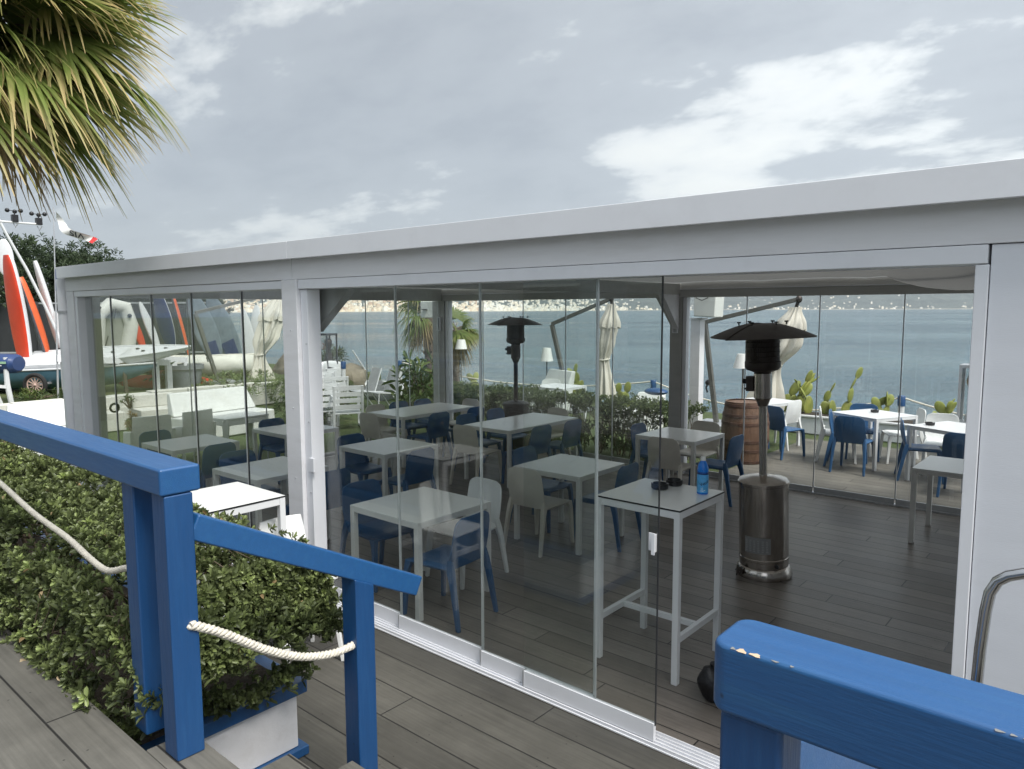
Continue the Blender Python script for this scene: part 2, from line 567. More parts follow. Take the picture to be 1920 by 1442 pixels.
def thing(name, label, cat, loc=(0, 0, 0), rz=0., group=None):
    o = bpy.data.objects.new(name, None)
    o.empty_display_size = .2
    COL.objects.link(o)
    o.location = loc
    o.rotation_euler = (0, 0, rz)
    return tag(o, label, cat, group)


def struct(o):
    o['kind'] = 'structure'
    return o


KIDS = {}


def children(o):
    return [c for c in COL.objects if c.parent == o]


def dup(root, loc, rz, label=None, swap=None):
    r = root.copy()
    COL.objects.link(r)
    r.location = loc
    r.rotation_euler = (0, 0, rz)
    if label:
        r['label'] = label

    def rec(src, dst):
        for ch in list(src.children):
            c = ch.copy()
            if swap and c.type == 'MESH':
                pass
            COL.objects.link(c)
            c.parent = dst
            rec(ch, c)
    rec(root, r)
    return r


# ------------------------------------------------------------------ leaves (numpy)
def np_mesh(name, V, Q, mat, tint=None, parent=None, smooth=False):
    me = bpy.data.meshes.new(name)
    V = np.asarray(V, dtype=np.float32)
    Q = np.asarray(Q, dtype=np.int32)
    me.vertices.add(len(V))
    me.vertices.foreach_set('co', V.ravel())
    k = Q.shape[1]
    me.loops.add(Q.size)
    me.loops.foreach_set('vertex_index', Q.ravel())
    me.polygons.add(len(Q))
    me.polygons.foreach_set('loop_start', np.arange(0, Q.size, k, dtype=np.int32))
    me.polygons.foreach_set('loop_total', np.full(len(Q), k, dtype=np.int32))
    me.update(calc_edges=True)
    if tint is not None:
        at = me.attributes.new('tint', 'FLOAT', 'POINT')
        at.data.foreach_set('value', np.asarray(tint, dtype=np.float32))
    me.materials.append(M[mat])
    if smooth:
        me.shade_smooth()
    o = bpy.data.objects.new(name, me)
    COL.objects.link(o)
    if parent:
        o.parent = parent
    return o


def unit(a):
    return a / np.maximum(np.linalg.norm(a, axis=-1, keepdims=True), 1e-9)


def leaf_arrays(P, D, U, Ln, Wd, tint, fold=.25, curl=.15):
    """P base, D axis, U face normal (arrays); returns vertices, quads, per-vertex tint"""
    n = len(P)
    D = unit(D)
    S = unit(np.cross(D, U))
    U = np.cross(S, D)
    Ln = np.asarray(Ln).reshape(-1, 1)
    Wd = np.asarray(Wd).reshape(-1, 1)
    up = U * Wd * fold
    v = np.empty((n, 6, 3))
    v[:, 0] = P
    v[:, 1] = P + D * Ln * .45 - S * Wd * .42 + up
    v[:, 2] = P + D * Ln * .82 - S * Wd * .40 + up * .8 - U * Ln * curl * .5
    v[:, 3] = P + D * Ln - U * Ln * curl
    v[:, 4] = P + D * Ln * .82 + S * Wd * .40 + up * .8 - U * Ln * curl * .5
    v[:, 5] = P + D * Ln * .45 + S * Wd * .42 + up
    base = (np.arange(n) * 6).reshape(-1, 1)
    q = np.concatenate([base + np.array([[0, 1, 2, 3]]), base + np.array([[0, 3, 4, 5]])], axis=0)
    return v.reshape(-1, 3), q, np.repeat(tint, 6)


def rosettes(C, A, nl, L, W, tint0, spread=(.25, 1.05), jitter=.25):
    """nl leaves round each shoot tip C with axis A"""
    n = len(C)
    A = unit(A)
    ref = np.where(np.abs(A[:, 2:3]) < .9, np.array([[0, 0, 1.]]), np.array([[1., 0, 0]]))
    s = unit(np.cross(A, ref))
    t = np.cross(A, s)
    Ps, Ds, Us, Ls, Ws, Ts = [], [], [], [], [], []
    for k in range(nl):
        a = k * 2.399 + rng.uniform(0, 6.28, n) * .12 + rng.uniform(-.3, .3, n)
        el = spread[0] + (spread[1] - spread[0]) * (k + rng.uniform(-.6, .6, n)) / nl      # angle from the axis
        el = np.clip(el, .1, 1.5)
        rad = (np.cos(a)[:, None] * s + np.sin(a)[:, None] * t)
        d = A * np.cos(el)[:, None] + rad * np.sin(el)[:, None]
        u = A * np.sin(el)[:, None] - rad * np.cos(el)[:, None]
        Ps.append(C - A * (k / nl * L * .55)[..., None] if np.ndim(L) else C - A * (k / nl * L * .55))
        Ds.append(d)
        Us.append(u + rng.normal(0, jitter, (n, 3)))
        sc_ = rng.uniform(.7, 1.15, n) * (.72 + .36 * k / nl)
        Ls.append(L * sc_)
        Ws.append(W * sc_)
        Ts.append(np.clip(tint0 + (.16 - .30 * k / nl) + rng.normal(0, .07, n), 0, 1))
    cat = np.concatenate
    return leaf_arrays(cat(Ps), cat(Ds), cat(Us), cat(Ls), cat(Ws), cat(Ts))


def merge_leaf(parts):
    V, Q, T = [], [], []
    o = 0
    for v, q, t in parts:
        V.append(v)
        Q.append(q + o)
        T.append(t)
        o += len(v)
    return np.concatenate(V), np.concatenate(Q), np.concatenate(T)


def bw(mb, name, mat, parent, **k):
    """build in world coordinates, then hang on an unrotated parent"""
    o = mb.build(name, mat, None, **k)
    o.parent = parent
    loc = Vector(parent.location)
    q = parent.parent
    while q:
        loc += Vector(q.location)
        q = q.parent
    o.matrix_parent_inverse = Matrix.Translation(-loc)
    return o


def sub(mb, name, mat, part, **k):
    """sub-part built in world coordinates under a part whose own origin is the root's"""
    o = mb.build(name, mat, None, **k)
    o.parent = part
    return o


# ================================================================= ground
struct(MB().bb(-16.6, 60, -300, 15.3, -6, -.012).build('ground', pmat('lawn', (.060, .085, .026), .9, var=.35, scale=26, bump=1., bscale=120,
       stain=(.13, .12, .055), stain_amt=.5, stain_scale=1.2)))
struct(MB().bb(-200, -16.6, -300, 13.6, -6, .5).build('upper_lawn', pmat('lawn_upper', (.070, .090, .028), .9, var=.4, scale=20, bump=1., bscale=90,
       stain=(.16, .14, .06), stain_amt=.6, stain_scale=.8)))
struct(MB().bb(-9.85, 3.0, -4.0, 3.225, -.01, 0).build('lower_deck', 'deck_out', smooth=False))
struct(MB().bb(-9.9, 2.0, 3.23, 9.36, -.01, .002).build('pavilion_floor', 'deck_in', smooth=False))
struct(MB().bb(-4.35, 3.2, 9.37, 13.15, -.01, .0).build('terrace_deck', 'deck_terrace', smooth=False))
# upper deck with its edge board, and the stairs down
HU = .722
ud = MB()
ud.bb(-9.5, 3.4, -6.0, 1.035, HU - .16, HU).bb(-2.63, 3.4, 1.035, 1.20, HU - .16, HU)
struct(ud.build('upper_deck', 'deck_up', smooth=False, bevel=.004, seg=1))
stp = MB()
for k in range(3):
    z = HU - .1805 * (k + 1)
    y0 = 1.20 + .301 * k
    stp.bb(-2.47, -.50, y0 + .003, y0 + .318, z - .04, z)
    stp.bb(-2.44, -.43, y0 + .012, y0 + .03, z - .15 if k < 3 else 0, z - .042)
struct(stp.build('stairs', 'deck_up', smooth=False, bevel=.004, seg=1))
ris = MB()
ris.bb(-2.62, -.40, 1.182, 1.199, .01, HU - .165)
ris.bb(-9.5, -2.63, 1.012, 1.03, .01, HU - .165)
struct(ris.build('deck_skirt', 'trim_dark', smooth=False))

# ================================================================= pavilion
PV = thing('pavilion', 'long white glazed dining pavilion with a flat fascia roof and sliding glass panes', 'pavilion', (-4.2, 6.3, 0))
FB = 2.534
bw(MB().bb(-9.86, -4.922, 3.19, 3.33, FB, 2.72), 'beam', 'white_wood', PV, bevel=.003)
bw(MB().bb(-4.918, 2.0, 3.19, 3.33, FB, 2.72), 'beam', 'white_wood', PV, bevel=.003)
for x0, x1 in ((-9.62, -4.842), (-4.838, 2.05)):
    m = MB().bb(x0, x1, 3.10, 3.13, 2.683, 2.812).bb(x0, x1, 3.13, 3.187, 2.69, 2.70).bb(x0, x1, 3.13, 3.34, 2.79, 2.81)
    bw(m, 'fascia', 'white_alu', PV, bevel=.002)
bw(MB().bb(-9.625, -9.60, 3.105, 9.4, 2.683, 2.81), 'fascia', 'white_alu', PV, bevel=.002)
rf = MB()
for yb_ in (3.345, 5.3, 7.3, 9.3):
    rf.bb(-9.6, 2.0, yb_, yb_ + .07, 2.725, 2.785)
bw(rf, 'roof_purlins', 'white_alu', PV)


def ceil_z(x, y):
    z = 2.672
    # slack pleats of the retractable awning, a deep one at the right end
    z -= .016 * (1 - abs(math.sin(x * 2.6)) ** .6)
    z -= .215 * math.exp(-((x + 1.02) / .42) ** 4) * math.exp(-((y - 6.6) / 1.9) ** 4)
    return z


bw(MB().sheet(lambda u, v: (-9.55 + 11.5 * u, 3.36 + 5.8 * v, ceil_z(-9.55 + 11.5 * u, 3.36 + 5.8 * v)), 150, 40), 'ceiling_fabric', 'awning', PV)
for xb in (-4.84,):
    bw(MB().bb(xb - .06, xb + .06, 3.36, 9.18, 2.50, 2.64), 'ceiling_beam', 'grey_wood', PV, bevel=.003)
# posts
bw(MB().bb(-5.04, -4.842, 3.17, 3.37, 0, FB - .002), 'post', 'white_wood', PV, bevel=.004)
cp = bw(MB().bb(-9.62, -9.40, 3.19, 3.37, 0, FB - .002), 'post', 'white_wood', PV, bevel=.004)
bw(MB().bb(-4.94, -4.76, 9.18, 9.36, 0, 2.458), 'post', 'grey_wood', PV, bevel=.004)
bw(MB().bb(-9.72, -9.42, 9.18, 9.36, 0, 2.458), 'post', 'grey_wood', PV, bevel=.004)
bw(MB().bb(-9.62, -9.46, 3.375, 3.50, 0, 2.458), 'post', 'grey_wood', PV, bevel=.004)
bw(MB().bb(-4.755, -4.70, 9.20, 9.30, 0, 2.458), 'window_frame', 'white_alu', PV, bevel=.003)
bw(MB().bb(-9.415, -9.33, 9.20, 9.30, 0, 2.458), 'window_frame', 'white_alu', PV, bevel=.003)
bw(MB().bb(-9.62, 2.0, 9.17, 9.37, 2.46, 2.70), 'beam', 'grey_wood', PV, bevel=.003)
bw(MB().bb(-9.63, -9.45, 3.39, 9.16, 2.462, 2.70), 'beam', 'grey_wood', PV, bevel=.003)
bw(MB().bb(-9.6, 2.0, 9.14, 9.165, 2.565, 2.575), 'trim', 'white_alu', PV)
# downpipe on the left corner
bw(MB().tube([(-9.70, 3.19, 0), (-9.70, 3.19, 2.68)], .068, 18), 'downpipe', 'white_alu', PV)
bw(MB().tube([(-9.70, 3.19, 2.28), (-9.70, 3.19, 2.31)], .076, 18), 'pipe_bracket', 'grey_alu', PV)
# braces
for y0, y1, pts in ((3.40, 3.48, ((-4.95, 2.13), (-4.46, 2.49), (-4.46, 2.60), (-4.95, 2.60))), (9.22, 9.30, ((-4.94, 2.05), (-4.94, 2.60), (-5.19, 2.60), (-5.19, 2.46)))):
    bw(MB().loft([[(x, y0, z) for x, z in pts], [(x, y1, z) for x, z in pts]]), 'gusset', 'grey_wood', PV, smooth=False, bevel=.003)
bw(MB().loft([[(xx, y, z) for y, z in ((9.17, 2.02), (9.17, 2.60), (8.74, 2.60), (8.74, 2.47))] for xx in (-4.88, -4.80)]), 'gusset', 'white_wood', PV, smooth=False, bevel=.003)
# top frames, jambs and the right wall
bw(MB().bb(-9.398, -5.044, 3.20, 3.36, 2.468, FB - .003).bb(-9.398, -9.33, 3.205, 3.355, 0, 2.466), 'window_frame', 'white_alu', PV, bevel=.003)
bw(MB().bb(-4.836, -.43, 3.185, 3.37, 2.462, FB - .003), 'window_frame', 'white_alu', PV, bevel=.003)
bw(MB().bb(-4.838, -4.755, 3.205, 3.32, 0, 2.459), 'jamb', 'white_alu', PV, bevel=.003)
bw(MB().bb(-.468, -.424, 3.19, 3.36, 0, 2.459), 'jamb', 'white_alu', PV, bevel=.003)
bw(MB().bb(-.421, 2.0, 3.20, 3.33, 0, FB - .003), 'wall_panel', 'white_wall', PV, bevel=.003)
bw(MB().bb(1.9, 2.0, 3.34, 9.16, 0, 2.66), 'wall_panel', 'white_wall', PV)
bw(MB().bar((-4.775, 3.20, 1.12), (-4.715, 3.20, 1.12), .02, .11), 'latch', 'white_alu', PV, bevel=.003)
for z in (.35, .9, 1.45, 2.05):
    bw(MB().ell((-4.78, 3.203, z), (.007, .004, .007), 8, 5), 'screw', 'grey_alu', PV)
    bw(MB().ell((-4.93, 3.168, z + .1), (.006, .004, .006), 8, 5), 'screw', 'grey_alu', PV)


def pane(x0, x1, y, z0, z1, rail=True, mat='glass', seal_l=True, seal_r=True, railmat='white_alu'):
    g = bw(MB().bb(x0, x1, y - .005, y + .005, z0, z1), 'glass_pane', mat, PV, smooth=False)
    if rail:
        sub(MB().bb(x0, x1, y - .012, y + .012, z0 - .088, z0 + .012), 'bottom_rail', railmat, g, bevel=.002)
        sub(MB().bb(x0 - .004, x0 + .006, y - .016, y + .016, z0 - .09, z0 + .016), 'rail_end', 'grey_alu', g)
    if seal_r:
        sub(MB().bb(x1 + .001, x1 + .013, y - .007, y + .007, z0, z1), 'seal', 'seal', g)
    if seal_l:
        sub(MB().bb(x0 - .009, x0 - .001, y - .006, y + .006, z0, z1), 'gasket', 'trim_dark', g)
    return g


# left bay: four joints, fixed panes
jl = [-9.33, -8.60, -7.59, -6.745, -5.84, -5.044]
for a, b in zip(jl, jl[1:]):
    pane(a + .010, b - .014, 3.29, .10, 2.466, seal_l=a != jl[0], seal_r=b != jl[-1])
# right bay: sliding leaves on four tracks, the last bay left open
for x0, x1, y in ((-4.752, -3.905, 3.335), (-3.885, -3.085, 3.31), (-3.065, -2.205, 3.285), (-2.69, -1.80, 3.26)):
    g = pane(x0, x1, y, .118, 2.462, seal_r=x1 < -2.3, seal_l=False)
    if x1 > -1.9:
        sub(MB().bb(x1 + .0005, x1 + .005, y - .0055, y + .0055, .118, 2.462), 'glass_edge', 'trim_dark', g)
    if x1 > -1.9:
        h = MB().bb(-1.811, -1.803, y - .035, y - .006, 1.06, 1.155).bb(-1.818, -1.798, y - .040, y - .034, 1.05, 1.165)
        h.bb(-1.850, -1.815, y - .009, y - .0055, 1.06, 1.155)
        sub(h, 'handle', 'white_alu', g, bevel=.002)
    elif -2.3 < x1 < -2.1:
        sub(MB().bb(x1 + .001, x1 + .010, y - .007, y + .007, .118, 2.462), 'seal', 'seal', g)
        sub(MB().bb(x1 + .028, x1 + .036, y - .03, y - .026, .118, 2.462), 'seal', 'seal', g)
t = MB().bb(-4.75, -.47, 3.23, 3.372, .003, .012)
for k in range(5):
    yy = 3.236 + k * .0275
    t.bb(-4.75, -.47, yy, yy + .009, .0122, .030)
bw(t, 'floor_track', 'white_alu', PV, bevel=.0015, seg=1)
bw(MB().bb(-9.33, -5.044, 3.25, 3.34, .003, .012), 'floor_track', 'white_alu', PV)
# back wall panes
jb = [-9.33, -8.548, -7.655, -6.791, -5.92, -4.94]
for a, b in zip(jb, jb[1:]):
    pane(a + .008, b - .014, 9.27, .07, 2.46, mat='clear_glass', seal_l=False, rail=True, railmat='grey_alu')
jb = [-4.70, -3.87, -2.95, -2.018, -1.10, -.2, .8, 1.9]
for a, b in zip(jb, jb[1:]):
    pane(a + .008, b - .014, 9.27, .07, 2.46, mat='clear_glass', seal_l=False, rail=True, railmat='grey_alu')
bw(MB().bb(-9.33, -4.94, 9.22, 9.32, .003, .018).bb(-4.70, 1.9, 9.22, 9.32, .003, .018), 'floor_track', 'grey_alu', PV)
# left end wall
jy = [3.52, 4.60, 5.70, 6.62, 7.54, 8.46, 9.16]
for a, b in zip(jy, jy[1:]):
    g = bw(MB().bb(-9.555, -9.545, a + .008, b - .012, .06, 2.46), 'glass_pane', 'clear_glass', PV, smooth=False)
    sub(MB().bb(-9.557, -9.543, b - .011, b + .001, .06, 2.46), 'seal', 'seal', g)
    sub(MB().bb(-9.562, -9.538, a + .008, b - .012, .02, .059), 'bottom_rail', 'grey_alu', g)
bw(MB().tube([(-9.535, 3.62 + .05 * math.cos(2 * PI * k / 16), 1.115 + .05 * math.sin(2 * PI * k / 16)) for k in range(16)], .014, 8, closed=True), 'ring_handle', 'black_plastic', PV)


def fitting(x, y, z, label):
    t = thing('wall_fitting', label, 'wall fitting', (x, y, z))
    f = MB()
    for a in ((-.04, -.028, 0, .24), (.028, .04, 0, .24)):
        f.bb(a[0], a[1], -.03, 0, a[2], a[3])
    f.bb(-.028, .028, -.03, 0, 0, .012).bb(-.028, .028, -.03, 0, .228, .24)
    f.build('frame', 'white_alu', t, bevel=.002)
    MB().bb(-.028, .028, -.014, -.003, .012, .228).build('cover', 'grey_alu', t)


fitting(-4.85, 9.178, 1.97, 'slim pale-framed fitting on the back post right of the sliding panes')
fitting(-9.53, 9.178, 1.93, 'slim pale-framed fitting on the back corner post by the palm trunks')

# ================================================================= blue railings
CT = 1.77


def chamfer_beam(x0, x1, y0, y1, z0, z1):
    return MB().bb(x0, x1, y0, y1, z0, z1)


RL = thing('deck_railing', 'blue timber railing with twin posts beside the green hedge, left of the stairs', 'railing', (-2.6, 1.12, HU))
bw(chamfer_beam(-9.0, -2.462, 1.062, 1.205, 1.675, CT), 'top_rail', 'blue_paint', RL, bevel=.010, seg=2)
bw(MB().bb(-2.565, -2.465, 1.075, 1.175, HU, 1.674), 'post', 'blue_post', RL, bevel=.006)
bw(MB().bb(-2.815, -2.715, 1.075, 1.175, HU, 1.674), 'post', 'blue_post', RL, bevel=.006)
for x in (-5.2, -5.45, -7.8):
    bw(MB().bb(x - .1, x, 1.075, 1.175, HU, 1.674), 'post', 'blue_post', RL, bevel=.006)
bw(MB().ell((-2.463, 1.155, 1.205), (.004, .007, .007), 10, 6), 'bolt', 'chrome', RL)
SR = thing('stair_handrail', 'blue sloping handrail with one post, at the left edge of the stairs', 'handrail', (-2.5, 1.9, 0))
hp = MB().bar((-2.52, 1.178, 1.545), (-2.52, 2.235, 1.012), .085, .092)
bw(hp, 'rail', 'blue_paint', SR, bevel=.008)
bw(MB().hexa([(-2.57, 1.86, 0), (-2.47, 1.86, 0), (-2.47, 1.96, 0), (-2.57, 1.96, 0)],
             [(-2.57, 1.86, 1.155), (-2.47, 1.86, 1.155), (-2.47, 1.96, 1.105), (-2.57, 1.96, 1.105)]), 'post', 'blue_post', SR, bevel=.006)
RR = thing('deck_railing', 'worn blue timber railing with a chipped rounded end, right of the stairs', 'railing', (-.2, 1.12, HU))
pl_ = []
for cx_, cy_, a0 in ((-.497 + .035, 1.062 + .03, PI), (3.2 - .02, 1.062 + .02, 1.5 * PI), (3.2 - .02, 1.192 - .02, 0), (-.497 + .035, 1.192 - .03, .5 * PI)):
    r_ = .02 if cx_ > 0 else .03
    for k in range(7):
        a = a0 + .5 * PI * k / 6
        pl_.append((cx_ + r_ * math.cos(a), cy_ + r_ * math.sin(a)))
bw(MB().loft([[(x, y, z) for x, y in pl_] for z in (1.655, CT)]), 'top_rail', 'blue_paint', RR, bevel=.009, seg=2)
bw(MB().bb(-.478, -.375, 1.075, 1.175, HU, 1.654), 'post', 'blue_post', RR, bevel=.01)
bw(MB().bb(1.2, 1.3, 1.075, 1.175, HU, 1.654), 'post', 'blue_post', RR, bevel=.01)
for x, l, w in ((-.452, .004, .0016), (-.438, .008, .0026), (-.416, .009, .0022), (-.385, .006, .0009), (-.36, .003, .001), (-.10, .006, .0012), (-.085, .004, .0010), (-.072, .003, .0008)):
    pts = []
    for k in range(9):
        a = 2 * PI * k / 9
        rr = 1 + .3 * math.sin(3 * a + x * 50)
        pts.append((x + l * rr * math.cos(a), 1.0640 + w * rr * math.sin(a) * .9, 1.7680 + w * rr * math.sin(a) * .9))
    bw(MB().add(pts, [tuple(range(9))]), 'chipped_paint', 'bare_wood' if l > .0075 else 'paper', RR, smooth=False)
for x, z in ((-.452, 1.555), (-.415, 1.535)):
    bw(MB().ell((x, 1.0742, z), (.006, .0015, .006), 10, 6), 'bolt', 'hull_navy', RR)
SR2 = thing('stair_handrail', 'blue sloping handrail just showing under the chipped right railing', 'handrail', (-.45, 1.9, 0))
bw(MB().bar((-.455, 1.178, 1.529), (-.455, 2.235, .996), .086, .096), 'rail', 'blue_paint', SR2, bevel=.008)
bw(MB().bb(-.505, -.405, 1.86, 1.96, 0, 1.10), 'post', 'blue_post', SR2, bevel=.006)


def twisted(pts, r, pitch=.055, strands=3, n=None):
    """a laid rope: strands wound round a smooth path"""
    P = [Vector(p) for p in pts]
    # Catmull-Rom resample
    out = []
    for i in range(len(P) - 1):
        p0, p1, p2, p3 = P[max(i - 1, 0)], P[i], P[i + 1], P[min(i + 2, len(P) - 1)]
        m = max(4, int((p2 - p1).length / .009))
        for k in range(m):
            t = k / m
            out.append(.5 * ((2 * p1) + (-p0 + p2) * t + (2 * p0 - 5 * p1 + 4 * p2 - p3) * t * t + (-p0 + 3 * p1 - 3 * p2 + p3) * t ** 3))
    out.append(P[-1])
    mb = MB()
    for s in range(strands):
        ln = 0
        q = []
        for i, p in enumerate(out):
            d = (out[min(i + 1, len(out) - 1)] - out[max(i - 1, 0)]).normalized()
            sd = d.cross(Vector((0, 0, 1)))
            if sd.length < .05:
                sd = Vector((1, 0, 0))
            sd.normalize()
            u = sd.cross(d)
            if i:
                ln += (p - out[i - 1]).length
            a = 2 * PI * (ln / pitch + s / strands)
            q.append(p + (sd * math.cos(a) + u * math.sin(a)) * r * .5)
        mb.tube(q, r * .56, 6)
    return mb


tag(twisted([(-2.467, 1.14, 1.205), (-2.47, 1.26, 1.13), (-2.485, 1.44, .995), (-2.49, 1.60, .905), (-2.495, 1.75, .860), (-2.50, 1.865, .855)], .0175, .06).build('rope', 'rope', ang=80),
    'white twisted rope slung from the corner post down to the stair handrail post', 'rope')
tag(twisted([(-5.6, 1.12, 1.50), (-5.0, 1.12, 1.455), (-4.5, 1.12, 1.405), (-4.0, 1.12, 1.335), (-3.55, 1.12, 1.30), (-3.3, 1.12, 1.262), (-3.12, 1.12, 1.252), (-2.95, 1.125, 1.30), (-2.81, 1.125, 1.335)], .0135, .05).build('rope', 'rope', ang=80),
    'long white rope lying along the hedge under the left blue railing', 'rope')

# ================================================================= planter and hedge
PL = thing('planter_box', 'white planter box with blue trim at the foot of the hedge by the stairs', 'planter', (-3.6, 1.6, 0))
bw(MB().bb(-8.8, -3.17, 1.06, 2.0, .055, .34), 'box', 'white_wood', PL, bevel=.004)
bw(MB().bb(-8.82, -3.14, 1.045, 2.045, .342, .41), 'top_trim', 'blue_paint', PL, bevel=.006)
bw(MB().bb(-8.82, -3.14, 1.045, 2.045, .004, .053), 'base_trim', 'blue_paint', PL, bevel=.006)
bw(MB().bb(-8.7, -3.2, 1.10, 1.95, .36, .43), 'soil', 'soil', PL)


def in_hedge(x, y):
    """front hedge: top height at (x, y)"""
    e = min(1, max(0, (-2.72 - x) / .55))
    return 1.20 * (.72 + .28 * e ** .7) + .05 * mnoise.noise((x * 1.7, y * 2, 1.3))


HG = thing('hedge', 'dense leafy green hedge growing behind the left blue railing', 'hedge', (-4.6, 1.6, .4))


def hedge_shoots(n):
    C, A, T = [], [], []
    while len(C) < n:
        side = random.random()
        x = -2.72 - (random.random() ** 1.25) * 5.6
        if side < .42:      # top
            y = random.uniform(1.04, 1.99)
            z = in_hedge(x, y)
            a = Vector((random.gauss(0, .45), random.gauss(0, .45), 1))
            if y < 1.2 or y > 1.88:
                z -= .07
        elif side < .74:     # face toward the deck
            z = random.uniform(.50, 1.18)
            y = 1.16 - .17 * math.sin(min(1, (z - .45) / .5) * PI * .8) + .07 * mnoise.noise((x * 2, z * 2.5, 4))
            z = min(z, in_hedge(x, y))
            a = Vector((random.gauss(0, .5), -1, random.gauss(.55, .4)))
        elif side < .80:   # far face
            z = random.uniform(.45, 1.18)
            y = 2.01
            a = Vector((random.gauss(0, .5), 1, random.gauss(.5, .4)))
        else:                # end face toward the stairs
            z = random.uniform(.50, 1.15)
            y = random.uniform(1.10, 2.02)
            bulge = .12 * math.sin((z - .35) * PI / .95) - 1.15 * max(0, .70 - z)
            x = -2.93 + bulge + .16 * mnoise.noise((y * 2.2, z * 2.6, 9)) + .30 * max(0, z - .95)* -1
            a = Vector((1, random.gauss(0, .5), random.gauss(.5, .45)))
        dpt = random.random() ** 2 * .16
        a.normalize()
        c = Vector((x, y, z)) - a * dpt
        if (c.z < .8 and c.x > -3.02) or mnoise.noise(c * 3.1) < -.33 and random.random() < .8:
            continue
        C.append(c)
        A.append(a)
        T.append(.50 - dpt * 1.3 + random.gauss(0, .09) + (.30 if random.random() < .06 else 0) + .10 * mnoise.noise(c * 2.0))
    return np.array(C), np.array(A), np.array(T)


C, A, T = hedge_shoots(7600)
near = (C[:, 0] > -4.6)
Cn, An, Tn = C[near], A[near], T[near]
pick = rng.uniform(0, 1, len(Cn))
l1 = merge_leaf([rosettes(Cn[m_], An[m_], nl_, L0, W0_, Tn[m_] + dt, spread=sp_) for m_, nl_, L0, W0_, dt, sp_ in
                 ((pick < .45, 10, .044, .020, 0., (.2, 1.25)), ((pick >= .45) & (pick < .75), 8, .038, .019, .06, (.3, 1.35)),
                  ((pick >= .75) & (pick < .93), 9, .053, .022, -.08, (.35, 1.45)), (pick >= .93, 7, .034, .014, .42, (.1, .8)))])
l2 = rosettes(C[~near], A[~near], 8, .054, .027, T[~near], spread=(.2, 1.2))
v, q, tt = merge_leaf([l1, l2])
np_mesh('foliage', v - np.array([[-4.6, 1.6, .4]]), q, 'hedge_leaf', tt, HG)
tw = MB()
for k in range(420):
    i = random.randrange(len(C))
    c = Vector(C[i])
    if c.x < -5 or c.z < .72 or c.x > -2.9:
        continue
    a = Vector(A[i])
    b = c - a * random.uniform(.06, .14)
    d = b + Vector((random.uniform(-.16, -.02), (1.6 - b.y) * .4, -random.uniform(.06, .16)))
    tw.tube([c, b, d], [.0016, .0024, .004], 5)
for k in range(26):
    x = random.uniform(-8, -3.25)
    y = random.uniform(1.3, 1.9)
    p = [(x, y, .40)]
    for s in range(4):
        p.append((p[-1][0] + random.uniform(-.1, .14), p[-1][1] + random.uniform(-.1, .1), p[-1][2] + .17))
    tw.tube(p, [.016, .013, .010, .007, .004], 6)
bw(tw, 'branches', 'twig', HG)['kind'] = 'stuff'
dl = rng.integers(0, len(C), 150)
Cd = C[dl] + A[dl] * .02
v, q, tt = leaf_arrays(Cd, A[dl] + rng.normal(0, .8, (150, 3)), A[dl] + rng.normal(0, .5, (150, 3)), rng.uniform(.026, .045, 150), rng.uniform(.014, .028, 150), rng.uniform(0, 1, 150))
np_mesh('dry_leaves', v - np.array([[-4.6, 1.6, .4]]), q, 'dead_leaf', tt, HG)

# ================================================================= chairs
def make_chair(mat):
    """moulded plastic chair; local +Y is where the sitter looks"""
    t = thing('chair', '', 'chair')

    def back(u, v):
        z = .425 + .385 * v
        w = .205 + .012 * math.sin(v * PI) - .012 * v
        if v > .80:
            k = (v - .80) / .20
            w -= .062 * (1 - math.sqrt(max(0, 1 - k * k)))
        x = (u * 2 - 1) * w
        y = -.195 - .085 * v + .02 * v * v - .030 * (1 - (u * 2 - 1) ** 2) * (.4 + .6 * math.sin(v * PI))
        return (x, y, z)
    MB().sheet(back, 14, 14, th=.014).build('backrest', mat, t, ang=50, bevel=.004, seg=2)

    def seat(u, v):
        x = (u * 2 - 1) * (.205 + .018 * v)
        y = -.205 + .435 * v
        dip = -.012 * math.sin(u * PI) * math.sin(v * PI)
        edge = -.030 * max(0, (v - .86) / .14) ** 2 - .022 * max(0, abs(u * 2 - 1) - .86) / .14
        return (x, y, .452 + dip + edge)
    MB().sheet(seat, 14, 14, th=.026).build('seat', mat, t, ang=50, bevel=.005, seg=2)
    for s in (-1, 1):
        MB().loft([[(s * a - w, b - h, z), (s * a + w, b - h, z), (s * a + w, b + h, z), (s * a - w, b + h, z)] for a, b, z, w, h in
                   ((.196, .198, .437, .028, .032), (.208, .222, .36, .021, .022), (.222, .246, .0, .0145, .0155))]).build('leg', mat, t, bevel=.007, seg=2)
        MB().loft([[(s * a - w, b - h, z), (s * a + w, b - h, z), (s * a + w, b + h, z), (s * a - w, b + h, z)] for a, b, z, w, h in
                   ((.196, -.196, .50, .012, .020), (.200, -.206, .42, .020, .030), (.207, -.228, .34, .018, .024), (.222, -.290, .0, .0145, .0165))]).build('leg', mat, t, bevel=.007, seg=2)
    return t


PROTO = {}
FACE = {'+X': -90, '-X': 90, '+Y': 0, '-Y': 180}
CG = {'blue': 'blue moulded chairs at the tables', 'beige': 'beige moulded chairs at the tables', 'white': 'white moulded chairs at the tables'}


def chair(kind, bx, by, face, label, off=.265):
    """placed by the point under the top of its backrest"""
    a = FACE[face] if isinstance(face, str) else face
    a = math.radians(a + random.uniform(-4, 4))
    x = bx - math.sin(a) * off
    y = by + math.cos(a) * off
    if kind not in PROTO:
        c = PROTO[kind] = make_chair('chair_' + kind)
        c['group'] = CG[kind]
        c.location = (x, y, .002)
        c.rotation_euler = (0, 0, a)
        c['label'] = label
    else:
        dup(PROTO[kind], (x, y, .002), a, label)


